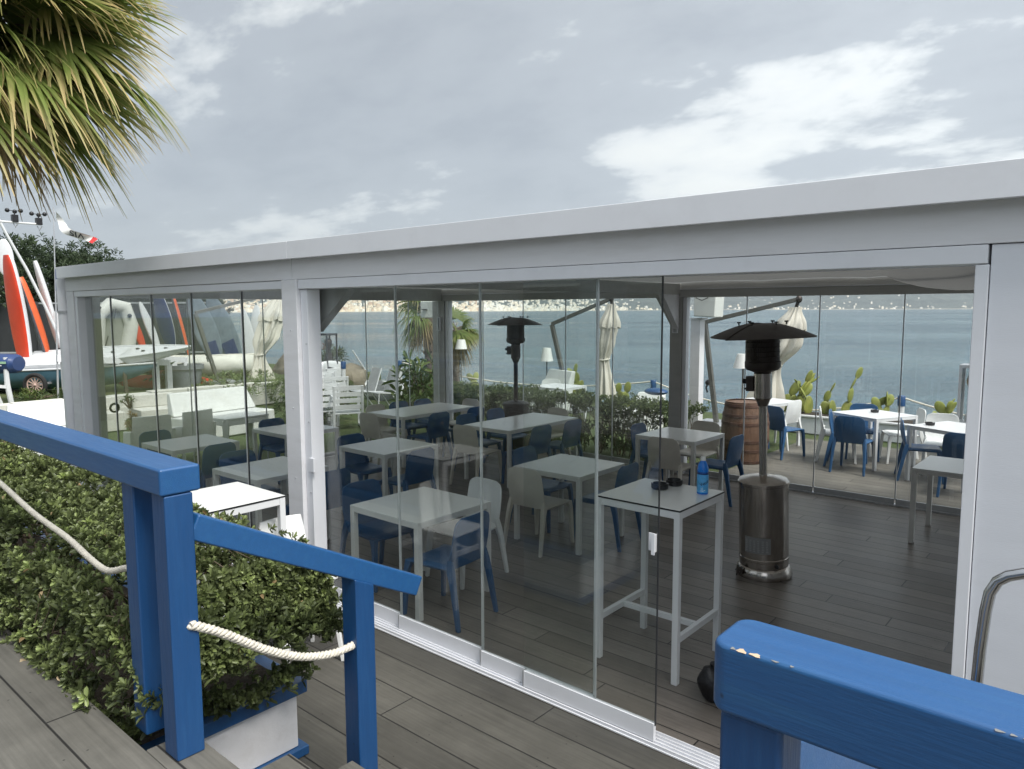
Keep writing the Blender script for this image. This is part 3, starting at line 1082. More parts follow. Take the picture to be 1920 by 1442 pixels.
def make_table(sx, sy, mt, ml, h=.75, th=.042, leg=.045, name='table', top_edge=None):
    t = thing(name, '', 'table')
    MB().bb(-sx / 2, sx / 2, -sy / 2, sy / 2, h - .012, h).build('tabletop', mt, t, bevel=.0015, seg=1)
    f = MB()
    for s in (-1, 1):
        f.bb(-sx / 2 + leg, sx / 2 - leg, s * (sy / 2 - leg * .5) - leg * .5 + .002, s * (sy / 2 - leg * .5) + leg * .5 - .002, h - th - .008, h - .0125)
        f.bb(s * (sx / 2 - leg * .5) - leg * .5 + .002, s * (sx / 2 - leg * .5) + leg * .5 - .002, -sy / 2 + leg, sy / 2 - leg, h - th - .008, h - .0125)
    f.build('apron', ml, t, bevel=.002, seg=1)
    if top_edge:
        MB().bb(-sx / 2 - .001, sx / 2 + .001, -sy / 2 - .001, sy / 2 + .001, h - .0115, h - .0015).build('black_edge', top_edge, t)
    for a in (-1, 1):
        for b in (-1, 1):
            cx, cy = a * (sx / 2 - leg / 2), b * (sy / 2 - leg / 2)
            MB().bb(cx - leg / 2, cx + leg / 2, cy - leg / 2, cy + leg / 2, 0, h - .0125).build('leg', ml, t, bevel=.003)
    return t


TG = 'pale square tables inside the pavilion'
sq = [(-4.30, 3.905, 'nearest pale square table, right behind the sliding glass between the two front chairs'),
      (-4.245, 5.865, 'pale square table in the middle of the pavilion, just behind the bar table'),
      (-6.475, 5.40, 'pale square table behind the nearest one, in front of the long table by the palms'),
      (-4.245, 8.205, 'pale square table by the back post beside the wooden barrel'),
      (-8.47, 4.04, 'pale square table at the left end of the pavilion next to the lounge chairs'),
      (-6.46, 3.875, 'pale square table close behind the glass just left of the white front post'),
      (-8.39, 5.42, 'pale square table half hidden by the left side of the white front post'),
      (-1.18, 8.255, 'pale table cut off by the right wall, inside the back glass')]
T0 = None
for x, y, lb in sq:
    if T0 is None:
        T0 = make_table(.80, .80, 'table_top', 'table_leg')
        T0['group'] = TG
        T0.location = (x, y, .002)
        T0['label'] = lb
    else:
        dup(T0, (x, y, .002), math.radians(random.uniform(-1, 1)), lb)
TL = make_table(.82, 1.52, 'table_top', 'table_leg', name='long_table')
TL['group'] = 'long pale tables inside the pavilion'
TL.location = (-6.455, 7.79, .002)
TL['label'] = 'long pale table behind the far patio heater, in front of the back hedge'
dup(TL, (-8.455, 7.74, .002), 0, 'long pale table beside the palm trunks, nearer the back left corner post')

# chairs round the tables: (kind, back-top x, y, facing, label)
chair('blue', -5.10, 3.92, '+X', 'blue chair on the left of the nearest square table, facing right behind the glass')
chair('blue', -3.60, 3.79, 97, 'blue chair nearest the glass, on the right of the nearest square table')
chair('white', -4.30, 4.69, '-Y', 'off-white chair on the far side of the nearest square table')
chair('blue', -5.64, 4.03, '-X', 'blue chair half hidden by the inner edge of the white front post')
chair('beige', -4.32, 5.22, '+Y', 'pale chair with its back to us at the table behind the bar table')
chair('blue', -5.01, 6.05, '+X', 'blue chair on the left of the middle table, in front of the far heater base')
chair('blue', -3.64, 6.02, '-X', 'blue chair on the right of the middle table, beside the bar table')
chair('blue', -7.15, 5.36, '+X', 'blue chair tucked at the left of the table behind the nearest one')
chair('blue', -5.78, 5.28, '-X', 'blue chair at the right of the table behind the nearest one')
chair('beige', -9.12, 7.33, '+X', 'beige chair at the left side of the long table by the palms')
chair('beige', -8.45, 6.66, '+Y', 'beige chair with its back to us at the long table by the palms')
chair('blue', -9.15, 7.84, '+X', 'blue chair in front of the leafy plants, left of two behind the long table')
chair('blue', -9.10, 8.32, '+X', 'blue chair in front of the palm trunk, right of two behind the long table')
chair('blue', -7.68, 7.38, '-X', 'dark blue chair seen from behind, near right at the long table by the palms')
chair('blue', -7.68, 8.16, '-X', 'blue chair at the far right of the long table by the palms')
chair('beige', -8.45, 8.86, '-Y', 'beige chair at the far end of the long table by the palms')
chair('blue', -7.28, 7.50, '+X', 'blue chair at the near left of the long table behind the far heater')
chair('blue', -7.34, 8.19, '+X', 'blue chair at the far left of the long table behind the far heater')
chair('beige', -6.56, 6.72, '+Y', 'beige chair with its back to us at the table of the far heater')
chair('beige', -6.62, 8.86, '-Y', 'beige chair at the far end of the long table, in front of the back hedge')
chair('blue', -5.74, 8.03, '-X', 'blue chair at the far right of the long table behind the far heater')
chair('blue', -5.76, 7.36, '-X', 'blue chair right behind the base of the far heater')
chair('beige', -4.12, 7.53, '+Y', 'beige chair with its back to us at the table by the wooden barrel')
chair('blue', -4.90, 8.27, '+X', 'blue chair half hidden by the back post, left of the table by the barrel')
chair('beige', -4.28, 9.02, '-Y', 'beige chair facing us in front of the wooden barrel')
chair('blue', -3.50, 8.22, '-X', 'blue chair in profile between the spray bottle and the steel heater')
chair('blue', -9.28, 3.97, '+X', 'blue chair at the left end table, in front of the white lounge armchairs')
chair('blue', -7.78, 4.05, '-X', 'blue chair at the right side of the left end table')
chair('blue', -7.25, 3.95, '+X', 'blue chair at the left of the table beside the white front post')
chair('blue', -9.06, 5.46, '+X', 'blue chair with rounded back against the lawn, left of the white front post')
# terrace outside the back glass
chair('white', -3.60, 11.45, -75, 'white chair seen in profile at the left of the terrace table')
chair('blue', -3.38, 11.20, -78, 'blue chair just behind the profile white chair at the terrace table')
chair('blue', -2.95, 10.66, 0, 'blue chair seen from behind at the near side of the left terrace table')
chair('blue', -3.18, 12.25, 195, 'blue chair facing us behind the left terrace table')
chair('white', -2.34, 12.16, 120, 'white chair on the far right of the left terrace table, below the rope post')
chair('white', -2.02, 11.80, 190, 'wide-backed white chair facing us behind the right terrace table')
chair('blue', -2.35, 10.88, -70, 'blue chair in profile on the left of the right terrace table')
chair('blue', -1.50, 10.05, 5, 'blue chair cut off by the right wall, nearer than the terrace table')
chair('blue', -4.20, 11.10, -20, 'blue chair in the gap just right of the steel heater pole')
chair('white', -4.16, 12.02, 75, 'white chair on the grass in front of the yellowish cactus')
chair('blue', -5.05, 11.75, -60, 'blue chair top showing above the rim of the barrel')
# terrace tables
W0 = make_table(.82, .82, 'table_white', 'table_white')
W0['group'] = 'white tables on the sea terrace'
W0.location = (-2.88, 11.62, .002)
W0.rotation_euler = (0, 0, math.radians(-27))
W0['label'] = 'white table with one black ashtray on the terrace, left of the other'
dup(W0, (-1.70, 10.95, .002), math.radians(-25), 'white table beside the right wall on the terrace, under the glass case')
dup(W0, (-4.72, 12.15, .002), math.radians(-20), 'white table on the grass beside the steel heater pole')

# ================================================================= bar tables
BT = make_table(.60, .62, 'table_top', 'table_white', h=1.10, th=.05, leg=.040, name='bar_table', top_edge='black_plastic')
BT.location = (-2.305, 4.20, .002)
BT['label'] = 'tall square bar table with ashtrays and a spray bottle behind the open glass leaf'
BT['group'] = 'tall bar tables'
for s in (-1, 1):
    MB().bb(s * .28 - .015, s * .28 + .015, -.27, .27, .26, .30).build('foot_bar', 'table_white', BT, bevel=.002)
MB().bb(-.264, .264, -.015, .015, .262, .298).build('foot_bar', 'table_white', BT, bevel=.002)
dup(BT, (-4.465, 2.285, .0), 0, 'white bar table with a thin black edge standing outside behind the hedge')


def ashtray(x, y, z, label):
    t = thing('ashtray', label, 'ashtray', (x, y, z), group='black ashtrays')
    m = MB()
    ring = 24
    prof = [(.050, 0), (.056, .006), (.058, .036), (.052, .038), (.046, .034), (.042, .012), (.0, .010)]
    m.lathe(prof, seg=ring, caps=False)
    vs = []
    for i, p in enumerate(m.v):
        a = math.atan2(p[1], p[0])
        n = 1 if p[2] > .03 and abs(math.cos(1.5 * a)) < .16 else 0
        vs.append((p[0], p[1], p[2] - .010 * n))
    m.v = vs
    m.build('bowl', 'black_plastic', t, ang=35)


ashtray(*(-2.365, 4.295, 1.104), 'black glass ashtray on the bar table, nearer of the two')
ashtray(*(-2.341, 4.451, 1.104), 'black glass ashtray on the bar table, behind the other toward the spray bottle')
ashtray(*(-2.900, 11.754, 0.755), 'black ashtray on the left white terrace table')
ashtray(*(-2.006, 10.910, 0.755), 'black ashtray on the white terrace table beside the right wall')

BO = thing('spray_bottle', 'bright blue glass-cleaner bottle with a white cap on the bar table', 'bottle', (-2.089, 4.361, 1.103))
MB().lathe([(.034, 0), (.0365, .004), (.0365, .150), (.035, .170), (.028, .195), (.017, .214), (.0150, .218)], seg=32).build('bottle_body', 'bottle_blue', BO, ang=50)
MB().lathe([(.0172, .2185), (.0172, .238), (.0145, .243), (.004, .2445)], seg=24).build('cap', 'lamp_white', BO, ang=50)
MB().lathe([(.0369, .012), (.0371, .013), (.0371, .128), (.0369, .129)], seg=32, caps=False).build('label_sheet', 'label_blue', BO, ang=50)
MB().lathe([(.0369, .131), (.0372, .132), (.0372, .1375), (.0369, .1385)], seg=32, caps=False).lathe([(.0369, .141), (.0372, .1415), (.0372, .1445), (.0369, .145)], seg=32, caps=False).build('band', 'label_navy', BO, ang=50)


def text_mesh(body, size, name='lettering'):
    cu = bpy.data.curves.new(name, 'FONT')
    cu.body = body
    cu.size = size
    cu.align_x = 'CENTER'
    cu.offset = size * .012
    o = bpy.data.objects.new(name, cu)
    COL.objects.link(o)
    dg = bpy.context.evaluated_depsgraph_get()
    me = bpy.data.meshes.new_from_object(o.evaluated_get(dg))
    bpy.data.objects.remove(o)
    return me


def subdivide(me, cuts_len):
    bm = bmesh.new()
    bm.from_mesh(me)
    bmesh.ops.triangulate(bm, faces=bm.faces)
    for _ in range(3):
        es = [e for e in bm.edges if e.calc_length() > cuts_len]
        if not es:
            break
        bmesh.ops.subdivide_edges(bm, edges=es, cuts=1)
        bmesh.ops.triangulate(bm, faces=bm.faces)
    bm.to_mesh(me)
    bm.free()


def on_cylinder(me, R, a0, z0, tilt=0.):
    """wrap flat lettering round a vertical cylinder"""
    ct, st = math.cos(tilt), math.sin(tilt)
    for v in me.vertices:
        x, y = v.co.x * ct - v.co.y * st, v.co.x * st + v.co.y * ct
        a = a0 + x / R
        v.co = (R * math.cos(a), R * math.sin(a), z0 + y)


view_a = math.atan2(-4.3, 2.0)
me = text_mesh('Vetril', .027)
subdivide(me, .006)
on_cylinder(me, .0376, view_a + .42, .066, math.radians(24))
me.materials.append(M['label_navy'])
o = bpy.data.objects.new('lettering', me)
COL.objects.link(o)
o.parent = BO
# white window and squeegee picture on the label
pic = MB()
for (x, z, w, h, tl) in ((-.012, .030, .0022, .020, 0), (-.004, .032, .0018, .022, .0), (.006, .022, .022, .003, .5), (-.010, .018, .020, .0022, -.2)):
    vs = []
    for sx, sz in ((-1, -1), (0, -1), (1, -1), (1, 1), (0, 1), (-1, 1)):
        xx, zz = sx * w / 2, sz * h / 2
        xr, zr = xx * math.cos(tl) - zz * math.sin(tl), xx * math.sin(tl) + zz * math.cos(tl)
        a = view_a + .10 + (x + xr) / .0376
        vs.append((.0376 * math.cos(a), .0376 * math.sin(a), z + zr + .004))
    pic.add(vs, [(0, 1, 4, 5), (1, 2, 3, 4)])
pic.build('label_picture', 'lamp_white', BO, smooth=False)

BG = thing('rubbish_bag', 'small crumpled black rubbish bag by the foot of the bar table', 'bag', (-1.765, 3.90, .003))
BG.scale = (.85, .85, .85)
m = MB().ell((0, 0, .107), (.10, .12, .125), 30, 22)
m.v = [tuple(Vector(p) * (1 + .30 * mnoise.noise(Vector(p) * 7) + .10 * mnoise.noise(Vector(p) * 19))) for p in m.v]
m.build('sack', 'bag', BG, ang=25)
MB().loft([[(.018 * math.cos(a) * k + .02 * mnoise.noise((a, k, 1)), .018 * math.sin(a) * k, z) for a in [2 * PI * i / 9 for i in range(9)]] for k, z in ((1.6, .19), (1, .215), (2.0, .26))]).build('knot', 'bag', BG)
m = MB().ell((.07, -.08, .10), (.028, .018, .028), 10, 8)
m.v = [tuple(Vector(p) + Vector((.012 * mnoise.noise(Vector(p) * 30), 0, 0))) for p in m.v]
m.build('tissue', 'lamp_white', BG)

# white stool outside behind the hedge
ST = thing('chair', 'white chair mostly hidden outside behind the right end of the front hedge', 'chair', (-4.06, 2.60, 0), math.radians(-95))
MB().sheet(lambda u, v: ((u - .5) * .38, (v - .5) * .36, .58 - .012 * math.sin(u * PI) * math.sin(v * PI)), 8, 8, th=.022).build('seat', 'chair_white', ST, bevel=.005)
MB().sheet(lambda u, v: ((u - .5) * (.36 - .06 * v * v), -.17 - .05 * v - .03 * math.sin(u * PI), .58 + .34 * v), 8, 8, th=.015).build('backrest', 'chair_white', ST, bevel=.004)
for a in (-1, 1):
    for b in (-1, 1):
        MB().bar((a * .15, b * .14, .565), (a * .20, b * .20, 0), .034, .034, w2=.026, h2=.026).build('leg', 'chair_white', ST, bevel=.005)


# ================================================================= patio heaters
def heater(loc, label, dark=False, rz=0.):
    t = thing('patio_heater', label, 'patio heater', loc, rz, 'mushroom patio heaters')
    st = 'dark_steel' if dark else 'steel'
    MB().lathe([(.232, 0), (.236, .012), (.232, .045), (.216, .085), (.206, .095)], seg=40).build('base', st, t, ang=50)
    bodym = 'bag' if dark else 'steel'
    tk = MB().lathe([(.2045, .0955), (.2045, .150), (.2085, .155), (.2085, .172), (.2045, .177), (.2045, .80), (.212, .805), (.212, .828), (.198, .845), (.10, .872), (.045, .878)], seg=40).build('tank_cover', bodym, t, ang=30)
    va = math.atan2(-6.1, 2.3) - rz
    for da in (.12,):
        mm = MB()
        for i in range(10):
            a0, a1 = va + .22 + i * .012, va + .22 + (i + 1) * .012
        a = va + .55
        c = Vector((.2065 * math.cos(a), .2065 * math.sin(a), .125))
        mm.ell(c, (.018, .018, .020), 12, 8)
        s = mm.build('vent_hole', 'black_plastic', t)
    if not dark:
        lab = MB()
        A0, A1 = va - .80, va + .30
        n = 10
        vs = [(.2062 * math.cos(A0 + (A1 - A0) * i / n), .2062 * math.sin(A0 + (A1 - A0) * i / n), z) for z in (.235, .375) for i in range(n + 1)]
        lab.add(vs, [(i, i + 1, i + n + 2, i + n + 1) for i in range(n)])
        L = lab.build('sticker', 'paper', t, smooth=True)
        ln = MB()
        for r_ in range(7):
            for cidx in range(6):
                x0 = A0 + .06 + cidx * .17
                z0 = .252 + r_ * .015
                w = .06 + .03 * random.random()
                vs = [(.2070 * math.cos(a), .2070 * math.sin(a), z) for z in (z0, z0 + .005) for a in (x0, x0 + w)]
                ln.add(vs, [(0, 1, 3, 2)])
        o = ln.build('fine_print', 'grey_alu', None, smooth=False)
        o.parent = L
        wl = MB()
        cx = Vector((.245 * math.cos(va - .9), .245 * math.sin(va - .9), .06))
        for k in range(7):
            wl.tube([cx + Vector((random.gauss(0, .018), random.gauss(0, .018), random.gauss(0, .022))) for _ in range(4)], .006, 6)
        wl.ell(cx, (.022, .022, .03), 10, 8)
        wl.build('gas_fitting', 'dark_steel', t)
    else:
        wr = MB().tube([(.212 * math.cos(a), .212 * math.sin(a), .70 + .03 * math.sin(3 * a)) for a in [2 * PI * i / 30 for i in range(30)]], .014, 6, closed=True)
        wr.build('cover_fold', 'bag', t)
    MB().lathe([(.036, .876), (.033, .90), (.033, 1.50), (.036, 1.502)], seg=24).build('pole', st, t, ang=50)
    MB().lathe([(.040, 1.475), (.060, 1.53), (.074, 1.545), (.074, 1.755), (.066, 1.765)], seg=28).build('burner_neck', st, t, ang=30)
    kb = MB().bb(-.135, -.072, -.03, .03, 1.60, 1.73)
    kb.build('control_box', 'dark_steel' if not dark else 'dark_steel', t, bevel=.005)
    MB().tube([(-.134, 0, 1.685), (-.165, 0, 1.685)], .022, 14).tube([(-.134, 0, 1.62), (-.155, 0, 1.62)], .009, 10).build('knob', 'black_plastic', t)
    MB().lathe([(.07, 1.764), (.132, 1.788), (.147, 1.812), (.147, 1.855), (.140, 1.86)], seg=36).build('burner_bowl', 'dark_steel', t, ang=35)
    em = MB()
    for i in range(54):
        a = 2 * PI * i / 54
        em.bar((.135 * math.cos(a), .135 * math.sin(a), 1.86), (.133 * math.cos(a), .133 * math.sin(a), 2.085), .009, .004, up=(math.cos(a), math.sin(a), 0))
    for z in (1.90, 1.94, 1.98, 2.02, 2.06):
        em.tube([(.136 * math.cos(2 * PI * i / 36), .136 * math.sin(2 * PI * i / 36), z) for i in range(36)], .004, 5, closed=True)
    em.lathe([(.115, 1.86), (.115, 2.10)], seg=30)
    em.build('emitter_screen', 'dark_steel', t, ang=50)
    # reflector of three bent panels with a flat middle
    rf = MB()
    for s in range(3):
        def panel(u, v, s=s):
            a = 2 * PI * s / 3 + (2 * PI / 3) * u * 1.015
            r = .02 + .405 * v
            z = 2.170 - .115 * max(0, (r - .10) / .325) ** 1.35 + .006 * (s % 2) + .008 * math.sin(u * PI) * v
            return (r * math.cos(a), r * math.sin(a), z)
        rf.sheet(panel, 16, 10, th=.004)
    rf.build('reflector', 'dark_steel', t, ang=40)
    nt = MB()
    for k in range(6):
        a = PI * k / 3 + .3
        c = Vector((.19 * math.cos(a), .19 * math.sin(a), 2.165))
        nt.tube([c, c + Vector((0, 0, .02))], .006, 8)
        nt.bar(c + Vector((-.016, 0, .024)), c + Vector((.016, 0, .024)), .006, .012)
    nt.build('wing_nut', 'black_plastic', t)
    return t


heater((-2.344, 6.13, .003), 'stainless steel mushroom patio heater standing in the open bay', rz=.15).rotation_euler = (math.radians(1.4), math.radians(-1.7), .15)
heater((-7.36, 8.72, .003), 'mushroom patio heater with a black wrapped base behind the far tables', True, rz=.5)

# ================================================================= chrome rail by the right wall
GR = thing('grab_rail', 'bent chrome tube rail in front of the white right wall', 'rail', (-.28, 2.45, 0))
P0 = Vector((-0.292, 2.400, 1.195))
pt = [(P0.x - .004, 2.40, .55), (P0.x, 2.40, 1.05), (-0.283, 2.400, 1.329), (-0.276, 2.400, 1.442), (-0.269, 2.400, 1.496), (-0.253, 2.400, 1.534), (-0.229, 2.400, 1.555), (-0.193, 2.400, 1.571), (-0.112, 2.400, 1.594), (-0.046, 2.400, 1.609)]
bw(MB().tube([(P0.x - .006, 2.40, 0)] + pt, .0155, 14), 'tube', 'chrome', GR)
bw(MB().tube([Vector(pt[-1]), Vector(pt[-1]) + Vector((.03, 0, -.05)), Vector((pt[-1][0] + .035, 2.40, 0))], .0155, 14), 'tube_leg', 'chrome', GR)
rp = Vector(pt[1])
bw(MB().tube([(rp.x + .020 * math.sin(a) * .55, 2.383, rp.z + .02 - .024 * math.cos(a)) for a in [2 * PI * k / 14 for k in range(14)]], .0036, 6, closed=True), 'clip_ring', 'lamp_white', GR)

# ================================================================= behind the back glass
BR = thing('barrel', 'weathered brown wooden barrel with iron hoops beside the back hedge', 'barrel', (-4.42, 10.62, .0))


def br(z):
    return .285 + .065 * math.sin(PI * (z + .06) / 1.02)


MB().lathe([(br(z), z) for z in [i * .9 / 16 for i in range(17)]], seg=40, caps=True).build('staves', 'barrel_wood', BR, ang=60)
for z in (.03, .20, .34, .60, .72, .87):
    MB().lathe([(br(z - .022) + .002, z - .022), (br(z - .022) + .007, z - .02), (br(z + .022) + .007, z + .02), (br(z + .022) + .002, z + .022)], seg=40, caps=False).build('hoop', 'rust', BR, ang=30)
MB().lathe([(br(.9) - .03, .902), (br(.9) - .001, .902), (br(.9) - .001, .918), (br(.9) - .03, .918)], seg=40, caps=False).build('rim', 'barrel_wood', BR, ang=30)

BH = thing('hedge', 'low dark green hedge along the outside of the back glass', 'hedge', (-7.6, 10.0, 0))


def back_shoots(n, x0, x1, y0, y1, h):
    C, A, T = [], [], []
    while len(C) < n:
        s = random.random()
        x = random.uniform(x0, x1)
        hh = h * (1 + .10 * mnoise.noise((x * 1.5, 0, 3)) + .06 * mnoise.noise((x * 5, 1, 3)))
        if s < .5:
            y = random.uniform(y0, y1)
            z = hh + random.random() ** 3 * .10
            a = Vector((random.gauss(0, .5), random.gauss(0, .5), 1))
        else:
            y = y0 + .06 * mnoise.noise((x * 2, 2, 5))
            z = hh * random.uniform(.12, 1)
            a = Vector((random.gauss(0, .6), -1, random.gauss(.4, .5)))
            y += .10 * (1 - z / hh)
        a.normalize()
        c = Vector((x, y, z)) - a * random.random() ** 2 * .12
        if mnoise.noise(c * 2.6) < -.30:
            continue
        C.append(c)
        A.append(a)
        T.append(.45 + random.gauss(0, .13) + (.25 if random.random() < .05 else 0))
    return np.array(C), np.array(A), np.array(T)


C, A, T = back_shoots(3400, -10.25, -4.92, 9.66, 10.5, .80)
v, q, tt = rosettes(C, A, 7, .062, .026, T, spread=(.2, 1.3))
np_mesh('foliage', v - np.array([[-7.6, 10.0, 0]]), q, 'back_hedge_leaf', tt, BH)
tw = MB()
for k in range(150):
    x = random.uniform(-10.1, -5)
    y = random.uniform(9.72, 10.2)
    tw.tube([(x, y, 0), (x + random.uniform(-.1, .1), y + random.uniform(-.08, .08), .3), (x + random.uniform(-.25, .25), y + random.uniform(-.2, .1), .72)], [.012, .008, .003], 5)
bw(tw, 'branches', 'twig', BH)['kind'] = 'stuff'


# umbrellas
def umbrella(base, top, arm_end, axis, radii, label, rz_seed):
    b = Vector(base)
    t = thing('umbrella', label, 'umbrella', b, 0, 'folded cantilever umbrellas')
    top, ae = Vector(top), Vector(arm_end)
    bw(MB().bar(b, top, .085, .085), 'mast', 'umb_pole', t, bevel=.006)
    bw(MB().bb(b.x - .4, b.x + .4, b.y - .4, b.y + .4, b.z, b.z + .07), 'base_plate', 'grey_alu', t, bevel=.01)
    bw(MB().bar(top + Vector((0, 0, .02)), ae, .075, .075), 'arm', 'umb_pole', t, bevel=.006)
    bw(MB().ell(ae, (.06, .06, .07), 12, 8).bar(ae, Vector(axis[0]), .05, .05), 'hinge', 'dark_steel', t)
    bw(MB().ell(b + (top - b) * .42 + Vector((-.07, 0, 0)), (.07, .06, .06), 10, 8).tube([b + (top - b) * .42 + Vector((-.07, 0, 0)), b + (top - b) * .42 + Vector((-.12, 0, -.1)), b + (top - b) * .38 + Vector((-.10, 0, -.12))], .018, 8), 'crank', 'black_plastic', t)
    rings = []
    P = [Vector(p) for p in axis]
    n = 72
    steps = 34
    for s in range(steps + 1):
        f = s / steps * (len(P) - 1)
        i = min(int(f), len(P) - 2)
        k = f - i
        k2 = k * k * (3 - 2 * k)
        c = P[i].lerp(P[i + 1], k)
        r = radii[i] * (1 - k2) + radii[i + 1] * k2
        ring = []
        for j in range(n):
            a = 2 * PI * j / n
            fold = 1 + .20 * math.sin(8 * a + rz_seed + .3 * f) * min(1, f) + .13 * math.sin(13 * a + 2.1 * f + rz_seed) + .18 * mnoise.noise((math.cos(a) * 1.5 + rz_seed, math.sin(a) * 1.5, f * 1.1))
            dz = 0
            if s >= steps - 4:
                dz = -.12 * (s - steps + 4) / 4 * abs(math.sin(4 * a + rz_seed)) ** .7
            ring.append(c + Vector((math.cos(a) * r * fold, math.sin(a) * r * fold, dz)))
        rings.append(ring)
    bw(MB().loft(rings, caps=False), 'canopy', 'canvas', t, ang=70)
    # the valance flap hanging over the upper third, and the tie
    m = int(steps * .30)
    fl = []
    for s in range(0, m + 1):
        fl.append([p + (p - sum(rings[s], Vector()) / n) * (.08 + .13 * (s / m) ** 2) for p in rings[s]])
    fl[-1] = [p + Vector((0, 0, -.07 * abs(math.sin(3 * 2 * PI * j / n + rz_seed)))) for j, p in enumerate(fl[-1])]
    bw(MB().loft(fl, caps=False), 'valance', 'canvas', t, ang=70)
    w = int(steps * (len(P) - 2) / (len(P) - 1))
    c = sum(rings[w], Vector()) / n
    rr = radii[-2] * 1.12
    bw(MB().tube([c + Vector((rr * math.cos(2 * PI * k / 20), rr * math.sin(2 * PI * k / 20), .02 * math.sin(2 * PI * k / 20))) for k in range(20)], .022, 6, closed=True), 'tie', 'canvas', t)
    return t


def down(p, q, z):
    p, q = Vector(p), Vector(q)
    return p + (q - p) * ((z - p.z) / (q.z - p.z))


mt, mb_ = (-6.495, 13.500, 2.022), (-6.250, 13.500, 0.352)
umbrella(down(mt, mb_, 0), mt, (-4.682, 13.500, 2.471), [(-4.725, 13.500, 2.327), (-4.800, 13.500, 1.998), (-4.904, 13.500, 1.625), (-5.109, 13.500, 1.231), (-5.327, 13.500, 0.431)], [.09, .20, .23, .12, .32], 'folded cream cantilever umbrella tilted behind the steel patio heater', 0.)
mt, mb_ = (-10.293, 13.500, 1.951), (-9.859, 13.500, 0.418)
umbrella(down(mt, mb_, 0), mt, (-8.686, 13.500, 2.531), [(-8.671, 13.500, 2.416), (-8.721, 13.500, 2.025), (-8.785, 13.500, 1.607), (-8.850, 13.500, 1.195), (-8.772, 13.500, 0.435)], [.08, .155, .15, .10, .19], 'folded cream cantilever umbrella hanging upright behind the back hedge', 2.)
mt, mb_ = (-17.400, 8.567, 2.237), (-17.400, 9.000, 0.793)
umbrella(down(mt, mb_, .5), mt, (-17.400, 10.888, 2.787), [(-17.400, 10.885, 2.716), (-17.400, 10.705, 2.195), (-17.400, 10.492, 1.610), (-17.400, 10.240, 1.130), (-17.400, 10.212, 0.474)], [.13, .26, .27, .11, .29], 'folded cream cantilever umbrella by the boats, left of the white front post', 4.)


def lamp(x, y, z0, z1, r, label, tilt=0.):
    t = thing('floor_lamp', label, 'lamp', (x, y, 0), 0, 'white shaded garden lamps')
    MB().lathe([(.14, 0), (.14, .02), (.02, .035)], seg=24).build('base', 'umb_pole', t, ang=40)
    MB().tube([(0, 0, .03), (0, 0, z1 - .04)], .016, 10).build('pole', 'umb_pole', t)
    MB().lathe([(r, z0), (r * .62, z1), (r * .60, z1), (r * .98, z0)], seg=32, caps=False).lathe([(0.0, z1 - .012), (r * .60, z1 - .010)], seg=32, caps=False).build('lamp_shade', 'lamp_white', t, ang=40)


lamp(-10.83, 14.0, 1.06, 1.38, .155, 'white shaded lamp on a dark pole between the far heater and the umbrella')
lamp(-5.10, 12.1, 1.29, 1.53, .17, 'white shaded lamp half hidden by the steel patio heater')
lamp(-12.55, 12.8, 1.35, 1.58, .15, 'white shaded lamp beside the palm trunk, left of the far heater')

# white outside column with the unit on it
CO = thing('column', 'white square column outside the back glass carrying a pale box', 'column', (-5.42, 11.0, 0))
MB().bb(-.085, .085, -.085, .085, 0, 2.13).build('shaft', 'white_wood', CO, bevel=.006)
MB().bb(-.10, .13, -.10, .10, 2.132, 2.16).build('bracket', 'white_alu', CO, bevel=.003)
AC = thing('wall_unit', 'pale boxy unit with a loose cable on top of the white column', 'air unit', (-5.22, 10.98, 2.165))
MB().hexa([(-.19, -.16, .02), (.17, -.16, -.0), (.17, .16, -.0), (-.19, .16, .02)], [(-.19, -.16, .40), (.19, -.16, .40), (.19, .16, .40), (-.19, .16, .40)]).build('housing', 'ac_body', AC, bevel=.018, seg=3)
MB().bb(-.195, -.191, -.10, .10, .12, .30).build('grille', 'black_plastic', AC)
MB().tube([(-.17, -.165, .40), (-.13, -.19, .31), (-.03, -.20, .27), (.06, -.19, .31), (.10, -.165, .42)], .007, 8).build('cable', 'black_plastic', AC)
A2 = thing('wall_unit', 'pale box with a small dark fan outside, above the palm trunk', 'air unit', (-10.42, 9.85, 2.15))
MB().bb(-.22, .16, -.12, .12, 0, .32).build('housing', 'ac_body', A2, bevel=.015, seg=3)
MB().lathe([(.0, 0), (.06, .0), (.06, .02), (0, .02)], seg=20).build('fan', 'black_plastic', A2, loc=(-.08, -.135, .15))
MB().bar((.15, 0, .12), (.72, -.62, .16), .04, .06).build('bracket', 'grey_alu', A2)

# low planter wall with prickly pears, rope fence
PW = thing('planter_wall', 'low white planter wall with prickly pears at the sea edge', 'planter', (-1.5, 13.95, 0))
bw(MB().bb(-5.0, 4, 13.70, 14.25, 0, .30), 'wall', 'white_wall', PW, bevel=.012)
bw(MB().bb(-5.03, 4, 13.67, 14.28, .302, .34), 'coping', 'board_white', PW, bevel=.01)
bw(MB().bb(-4.9, 3.9, 13.78, 14.17, .33, .352), 'soil', 'soil', PW)


